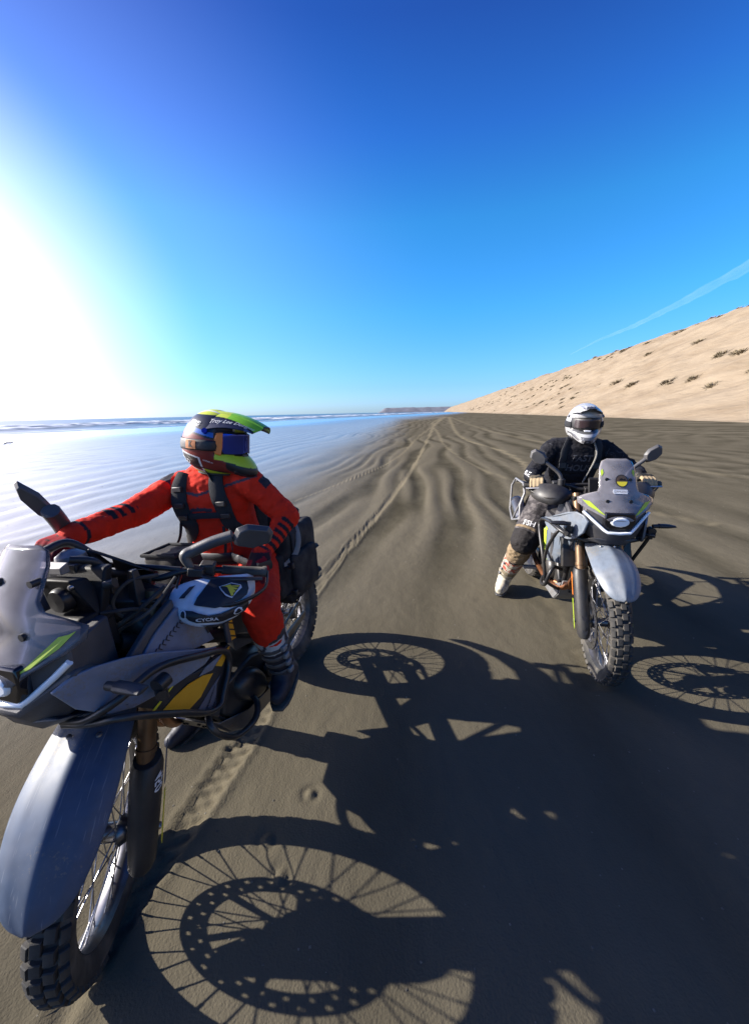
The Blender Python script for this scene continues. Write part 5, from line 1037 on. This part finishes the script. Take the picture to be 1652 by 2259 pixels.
def head_mat(base, c, yaw, pitch, roll): return base @ Matrix.Translation(c) @ Matrix.Rotation(rad(yaw), 4, 'Z') @ Matrix.Rotation(rad(pitch), 4, 'Y') @ Matrix.Rotation(rad(roll), 4, 'X')

mat('boot_strap', (.22, .19, .14), .6, var=.4)
def boot(parent, frame, knee, ankle, toe, style, seed=0, side=1):
    knee, ankle, toe = Vector(knee), Vector(ankle), Vector(toe); B = Body(); sh = (ankle - knee); top = knee + sh * .12
    fd = (toe - ankle); heel = ankle + (sh.normalized() * .055) - Vector((fd.x, fd.y, 0)).normalized() * .05; ball = ankle + (toe - ankle) * .62; ball.z = toe.z + .012
    g = 1.0 if style == 1 else 1.24
    B.cap(top, knee + sh * .55, .070 * g, .064 * g, 'shaft').cap(knee + sh * .55, ankle, .064 * g, .052 * g, 'shaft').cap(ankle, heel, .05 * g, .042, 'foot').cap(heel, ball, .042, .046 * g, 'foot').cap(ankle, ball, .05 * g, .044 * g, 'foot').cap(ball, toe, .046 * g, .036 * g, 'toe')
    up = -sh.normalized()
    def col(P, tg, tt, n):
        C = np.zeros((len(P), 3)); h = (P - np.array(ankle)) @ np.array(up); nz = fbm(P * 30, 3, seed); L = sh.length
        if style == 1:
            C[:] = (.014, .015, .024); C[(h > L * .58)] = (.40, .40, .40); m = (h > L * .58) & (np.abs(fbm(P * 13 + 3, 2, seed + 3) - .36) < .05); C[m] = (.02, .02, .03); C[h > L * .83] = (.03, .03, .035)
        else:
            C[:] = (.44, .40, .32); C[(h > L * .25) & (h < L * .35)] = (.20, .16, .10); m = (h > L * .42) & (h < L * .75) & (nz > .45); C[m] = (.32, .07, .05); C[h > L * .72] = (.20, .14, .09); C[(nz < .36) & (h < L * .4)] = (.22, .20, .16)
        return C * (.85 + .3 * nz)[:, None]
    o = B.build('boot', 'boot_leather', parent, frame, col, voxel=.006, folds=.6, smooth_it=4, seed=seed)
    hd = (heel - ball); sd = Vector((0, 0, 1)).cross(Vector((hd.x, hd.y, 0)).normalized())
    dn = Vector((0, 0, -1)); pts = []
    for p, w in ((heel - (toe - heel).normalized() * .035, .03), (heel, .04), (ball, .05), (toe, .04), (toe + (toe - ball).normalized() * .03, .022)):
        for q in (-1, 1):
            for dz in (-.032, -.046): pts.append(Vector((p.x, p.y, p.z)) + sd * w * q + Vector((0, 0, dz)))
    obj('sole', MB().hull(pts), 'rubber' if style == 1 else 'dark_plastic', o, frame, bevel=.004)
    out = Vector((0, side, 0))
    for f in ((.35, .52, .68, .85) if style == 1 else (.42, .62, .80)):
        c = knee + sh * f; d = sh.normalized(); r = (.066 - .016 * f) * (1 if style == 1 else 1.24); fw = Vector((1, 0, 0)); fw = (fw - d * fw.dot(d)).normalized(); sdv = d.cross(fw).normalized()
        if sdv.y * side < 0: sdv = -sdv
        obj('buckle_strap', MB().tube([c + (fw * math.cos(a) + sdv * math.sin(a)) * (r + .006) for a in np.linspace(-.5, 1.9, 10)], .011, 8, flat=(1, .35), up=d), 'boot_strap' if style == 2 else 'dark_plastic', o, frame)
        obj('buckle', MB().box(c + (fw * math.cos(1.2) + sdv * math.sin(1.2)) * (r + .010), (.03, .018, .022)), 'grey_metal', o, frame, bevel=.004)
    return o

# =========================== red rider on the blue-grey motorcycle
F1 = B1 @ Matrix.Translation((-.98, 0, 0)); person1 = thing('person', 'rider in red jersey and bright helmet turned to the other rider, hand on grip', 'person', F1)
Sb = steer_fn(ST1)
gR = Sb @ Vector((-.445, -.275, 1.094)); aR = (Sb.to_3x3() @ Vector((-.2, -1, -.06))).normalized()
wR = Vector(gR) + Vector((-.085, .015, .055))
Bd = Body()
Bd.torso([(-1.0, -.05, .84, .13, .185), (-.985, -.055, .93, .125, .175), (-.96, -.07, 1.03, .112, .160), (-.935, -.08, 1.14, .118, .168), (-.92, -.075, 1.24, .118, .180), (-.915, -.065, 1.31, .10, .17), (-.91, -.055, 1.355, .075, .12), (-.905, -.05, 1.39, .055, .065)], rad(10), 'torso')
shR, shL = Vector((-.915, -.245, 1.29)), Vector((-.925, .125, 1.29)); elR = shR.lerp(wR, .52) + Vector((-.02, -.03, -.03)); elL = Vector((-.985, .255, 1.12)); wL = Vector((-.83, .20, 1.005))
Bd.cap(shR, elR, .070, .060, 'armR').cap(elR, wR, .058, .047, 'foreR').cap((-.93, -.15, 1.30), shR, .07, .068, 'torso')
Bd.cap(shL, elL, .066, .056, 'armL').cap(elL, wL, .054, .040, 'foreL').cap((-.93, .03, 1.30), shL, .07, .068, 'torso')
hipL, knL, anL = Vector((-.975, .065, .90)), Vector((-.66, .27, .82)), Vector((-.775, .25, .485))
hipR, knR, anR = Vector((-.975, -.17, .90)), Vector((-.72, -.32, .56)), Vector((-.83, -.37, .12))
Bd.cap(hipL, knL, .100, .076, 'leg').cap(knL, knL.lerp(anL, .45), .076, .066, 'leg').cap(hipR, knR, .10, .076, 'leg').cap(knR, knR.lerp(anR, .45), .076, .066, 'leg')
Bd.cap((-.905, -.045, 1.37), (-.89, -.005, 1.43), .058, .056, 'neck')
grip_hand(Bd, gR, aR, wR)
# left hand lying relaxed on the thigh
hp = Vector((-.775, .205, .955)); Bd.cap(wL, hp, .034, .036, 'hand').cap(wL + Vector((0, -.02, 0)), hp + Vector((0, -.028, 0)), .03, .028, 'hand').cap(wL + Vector((0, .015, 0)), hp + Vector((.0, .026, -.01)), .028, .026, 'hand')
for k, (dy, ln) in enumerate(((-.036, .95), (-.012, 1.05), (.013, 1.0), (.036, .85))):
    p = hp + Vector((.015, dy, -.004)); Bd.chain([p, p + Vector((.030 * ln, dy * .12 + .004, -.022)), p + Vector((.045 * ln, dy * .15 + .006, -.055)), p + Vector((.040 * ln, dy * .15 + .006, -.080 * ln))], [.0125, .0115, .0105, .009], 'finger')
Bd.chain([wL + Vector((.02, -.03, -.01)), hp + Vector((-.015, -.058, -.015)), hp + Vector((.015, -.068, -.035))], [.016, .013, .010], 'hand')
RED, DK = np.array((.60, .026, .010)), np.array((.018, .016, .022))
def col1(P, tg, tt, n):
    C = np.tile(RED, (len(P), 1)); C[tg == 'neck'] = (.42, .24, .17); C[np.isin(tg, ['hand'])] = (.30, .012, .020); C[tg == 'finger'] = (.10, .010, .014)
    nz = fbm(P * 24, 3, 2); C[(tg == 'hand') & (nz > .55)] = (.03, .015, .02)
    C[(np.isin(tg, ['armR', 'armL'])) & (tt < .30) & (n[:, 2] > .35)] = DK * 1.6                     # dark shoulder yokes
    fs = np.isin(tg, ['foreR', 'foreL']) & (np.where(tg == 'foreR', n[:, 2], n[:, 1]) > .35); C[fs & (np.mod(tt * 6.5, 1) < .55) & (tt > .08) & (tt < np.where(tg == 'foreR', .62, .9))] = DK   # slashes on the forearm
    C[np.isin(tg, ['foreL']) & (tt < .05)] = (.45, .40, .36); C[np.isin(tg, ['foreR', 'foreL']) & (tt > .93) & (tt < .985)] = DK * 1.2
    tor = tg == 'torso'; C[tor & (P[:, 2] < .965) & (P[:, 2] > .925)] = DK; zz = P[:, 2] - .25 * np.abs(P[:, 1] + .06)
    C[tor & (n[:, 0] > .3) & (np.abs(zz - 1.262) < .006)] = DK * 3; C[tor & (n[:, 0] > .3) & (np.abs(P[:, 2] - 1.20 + .15 * np.abs(P[:, 1] + .07)) < .008) & (np.abs(P[:, 1] + .07) < .06)] = DK * 2
    lg = tg == 'leg'; C[lg] = RED * .8
    return C
body1 = Bd.build('body', 'cloth', person1, B1, col1, voxel=.005, seed=3)
text_on('knee_print', 'ALPINE', .0, lambda a, b_: Vector((0, 0, 0)), 'white_print', person1, B1) if False else None
boot(person1, B1, knL.lerp(anL, .2), anL, (-.675, .272, .425), 1, 5, 1)
boot(person1, B1, knR.lerp(anR, .2), anR, (-.69, -.395, .052), 1, 6, -1)
# chest harness: padded shoulder straps, sternum strap, hanging tails
bv1 = bvh_of(body1)
def on_body(bv, p, off=.008, d=(1, .25, .1)):
    d = Vector(d).normalized(); h = bv.ray_cast(Vector(p) + d * .4, -d); return (h[0] + d * off) if h[0] else Vector(p)
def strap(nm, bv, pts, r, mt, par, fr, flat=(.32, 1), d=(1, .25, .1), off=.008):
    q = [on_body(bv, p, off, d) for p in smooth3(pts, 5)]; rr = r if hasattr(r, '__len__') else [r] * len(q); rr = np.interp(np.linspace(0, 1, len(q)), np.linspace(0, 1, len(rr)), rr)
    return obj(nm, MB().tube(q, list(rr), 10, flat=flat, up=d), mt, par, fr)
hr1 = strap('chest_harness', bv1, [(-.90, -.145, 1.35), (-.83, -.15, 1.28), (-.82, -.15, 1.20), (-.82, -.13, 1.13), (-.83, -.15, 1.08), (-.85, -.19, 1.05)], [.026, .034, .037, .036, .028, .018], 'webbing', person1, B1)
strap('shoulder_strap', bv1, [(-.90, .015, 1.36), (-.82, .03, 1.29), (-.81, .045, 1.21), (-.82, .05, 1.14), (-.83, .075, 1.10), (-.86, .105, 1.07)], [.026, .034, .037, .034, .026, .018], 'webbing', hr1, B1)
strap('sternum_strap', bv1, [(-.82, -.12, 1.17), (-.81, -.05, 1.172), (-.81, .03, 1.17)], .014, 'webbing', hr1, B1, off=.012)
for pts in ([(-.79, -.155, 1.15), (-.785, -.175, 1.08), (-.77, -.215, 1.02), (-.765, -.235, .985)], [(-.79, .06, 1.13), (-.775, .068, 1.07), (-.77, .062, 1.02)], [(-.785, .09, 1.12), (-.765, .105, 1.07), (-.77, .10, 1.035)]):
    obj('strap_tail', MB().tube(smooth3(pts), .009, 8, flat=(1, .3)), 'webbing', hr1, B1)
obj('strap_end', MB().hull([(-.765 + a, -.236 + b, .98 + c) for a in (-.004, .004) for b, c in ((0, .012), (-.022, -.006), (.014, -.01))]), 'webbing', hr1, B1)
for y, z in ((-.147, 1.22), (.043, 1.22), (-.147, 1.165), (.048, 1.165), (-.146, 1.29)):
    q = on_body(bv1, (-.82, y, z), .022); obj('harness_buckle', MB().box(q, (.012, .045, .022)), 'black_plastic', hr1, B1, bevel=.003)
obj('back_pack', soft_box((-1.08, -.07, 1.17), (.12, .26, .34), .04, .01, 4), 'bag_fabric', hr1, B1)
obj('waist_belt', MB().tube([on_body(bv1, (-.95 + .16 * math.cos(a), -.065 + .2 * math.sin(a), .965), .006, (math.cos(a + .17), math.sin(a + .17), 0)) for a in np.linspace(-1.9, 1.9, 26)], .020, 8, flat=(1, .3), up=(0, 0, 1)), 'black_print', person1, B1)
helmet(person1, head_mat(B1, (-.895, .015, 1.468), 92, 9, -3), 1)

# =========================== black rider on the pale grey motorcycle
F2 = B2 @ Matrix.Translation((-.98, 0, 0)); person2 = thing('person', 'rider in black jersey and white helmet with one boot planted on the sand', 'person', F2)
Sb2 = steer_fn(ST2)
g2R = Sb2 @ Vector((-.452, -.325, 1.092)); g2L = Sb2 @ Vector((-.452, .325, 1.092)); a2R = (Sb2.to_3x3() @ Vector((-.2, -1, -.06))).normalized(); a2L = (Sb2.to_3x3() @ Vector((-.2, 1, -.06))).normalized()
w2R = Vector(g2R) + Vector((-.085, .0, .045)); w2L = Vector(g2L) + Vector((-.085, -.01, .045))
Bd = Body(); T2 = [(-1.0, .0, .84, .135, .19), (-.975, .005, .93, .13, .18), (-.94, .015, 1.03, .122, .165), (-.90, .03, 1.14, .126, .175), (-.87, .04, 1.24, .122, .185), (-.86, .045, 1.31, .105, .175), (-.855, .048, 1.355, .08, .125), (-.85, .05, 1.39, .055, .065)]
Bd.torso(T2, rad(-4), 'torso')
shR, shL = Vector((-.86, -.145, 1.29)), Vector((-.86, .235, 1.285)); elR = Vector((-.79, -.285, 1.10)); elL = Vector((-.74, .40, 1.14))
Bd.cap(shR, elR, .070, .060, 'armR').cap(elR, w2R, .058, .042, 'foreR').cap((-.86, -.05, 1.30), shR, .072, .07, 'torso').cap(shL, elL, .070, .060, 'armL').cap(elL, w2L, .058, .042, 'foreL').cap((-.86, .14, 1.30), shL, .072, .07, 'torso')
hipR, knR, anR = Vector((-.97, -.10, .89)), Vector((-.80, -.285, .57)), Vector((-1.10, -.345, .13)); hipL, knL, anL = Vector((-.97, .11, .89)), Vector((-.60, .25, .74)), Vector((-.83, .21, .42))
Bd.cap(hipR, knR, .128, .112, 'thighR').cap(knR, knR.lerp(anR, .42), .104, .086, 'shinR').cap(hipL, knL, .112, .092, 'thighL').cap(knL, knL.lerp(anL, .45), .09, .072, 'shinL')
Bd.cap((-.85, .05, 1.37), (-.84, .055, 1.43), .058, .056, 'neck'); grip_hand(Bd, g2R, a2R, w2R); grip_hand(Bd, g2L, a2L, w2L)
BLK2, GRY, TAN = np.array((.010, .010, .013)), np.array((.045, .045, .052)), np.array((.21, .155, .095))
def col2(P, tg, tt, n):
    C = np.tile(BLK2, (len(P), 1)); nz = fbm(P * 20, 4, 8)
    C[tg == 'hand'] = (.10, .085, .06); C[(tg == 'hand') & (nz > .48)] = (.02, .02, .02); C[tg == 'finger'] = (.33, .25, .15)
    C[(tg == 'neck')] = (.02, .02, .02); lg = np.isin(tg, ['thighR', 'thighL']); C[lg] = np.array((.050, .045, .046)); C[lg & (nz > .50)] = (.10, .090, .088); C[lg & (nz < .36)] = (.022, .020, .021); C[lg & (tt > .86)] = (.02, .018, .018)
    C[lg & (np.abs(tt - .80) < .025)] = TAN * .8; sh_ = np.isin(tg, ['shinR', 'shinL']); C[sh_] = TAN; C[sh_ & (tt < .22)] = (.022, .02, .02); C[sh_ & (nz > .56)] = TAN * .6; C[sh_ & (tt > .9)] = (.04, .035, .035)
    C[np.isin(tg, ['foreR', 'foreL', 'armR', 'armL']) & (np.abs(nz - .42) < .012)] = GRY
    return C
body2 = Bd.build('body', 'cloth', person2, B2, col2, voxel=.005, folds=1.25, seed=11)
boot(person2, B2, knR.lerp(anR, .22), anR, (-.97, -.405, .06), 2, 7, -1); boot(person2, B2, knL.lerp(anL, .3), anL, (-.68, .225, .375), 2, 8, 1)
bv2 = bvh_of(body2)
for tx, z_ in (('FAST', 1.225), ('HOUSE', 1.155)):
    text_on('chest_print', tx, .062, project_fn(bv2, (-.78, .045, z_), (1, -.1, .12), (.1, 1, 0), .0015), 'dim_print', body2, B2, bold=.03, shear=.15)
text_on('sleeve_print', 'HOUSE', .050, project_fn(bv2, elR.lerp(w2R, .42), (.55, -.8, .35), (w2R - elR), .002), 'white_print', body2, B2, bold=.02)
text_on('sleeve_print', '@', .055, project_fn(bv2, shR.lerp(elR, .35), (.75, -.6, .3), (.55, .8, .0), .002), 'white_print', body2, B2, bold=.02)
text_on('knee_print', 'FSH', .055, project_fn(bv2, hipR.lerp(knR, .62), (.85, -.5, .3), (.5, .8, -.1), .002), 'white_print', body2, B2, bold=.01)
hr2 = strap('chest_harness', bv2, [(-.86, -.055, 1.36), (-.77, -.07, 1.29), (-.76, -.075, 1.22), (-.77, -.08, 1.14), (-.80, -.09, 1.06)], [.024, .028, .028, .024, .018], 'webbing', person2, B2)
strap('shoulder_strap', bv2, [(-.86, .135, 1.36), (-.77, .145, 1.29), (-.76, .15, 1.22), (-.77, .15, 1.14), (-.80, .15, 1.06)], [.024, .028, .028, .024, .018], 'webbing', hr2, B2)
for y in (-.075, .15):
    q = on_body(bv2, (-.76, y, 1.175), .02); obj('harness_buckle', MB().box(q, (.012, .05, .04)), 'black_plastic', hr2, B2, bevel=.003)
obj('drinking_tube', MB().tube(smooth3([on_body(bv2, p, .018) for p in ((-.80, .10, 1.345), (-.77, .125, 1.27), (-.76, .12, 1.2), (-.77, .10, 1.12), (-.78, .09, 1.05))]), .0065, 8), 'grey_webbing', hr2, B2)
obj('back_pack', soft_box((-1.02, .03, 1.18), (.13, .28, .36), .04, .01, 8), 'bag_fabric', hr2, B2)
helmet(person2, head_mat(B2, (-.835, .055, 1.475), -8, 5, 0), 2)
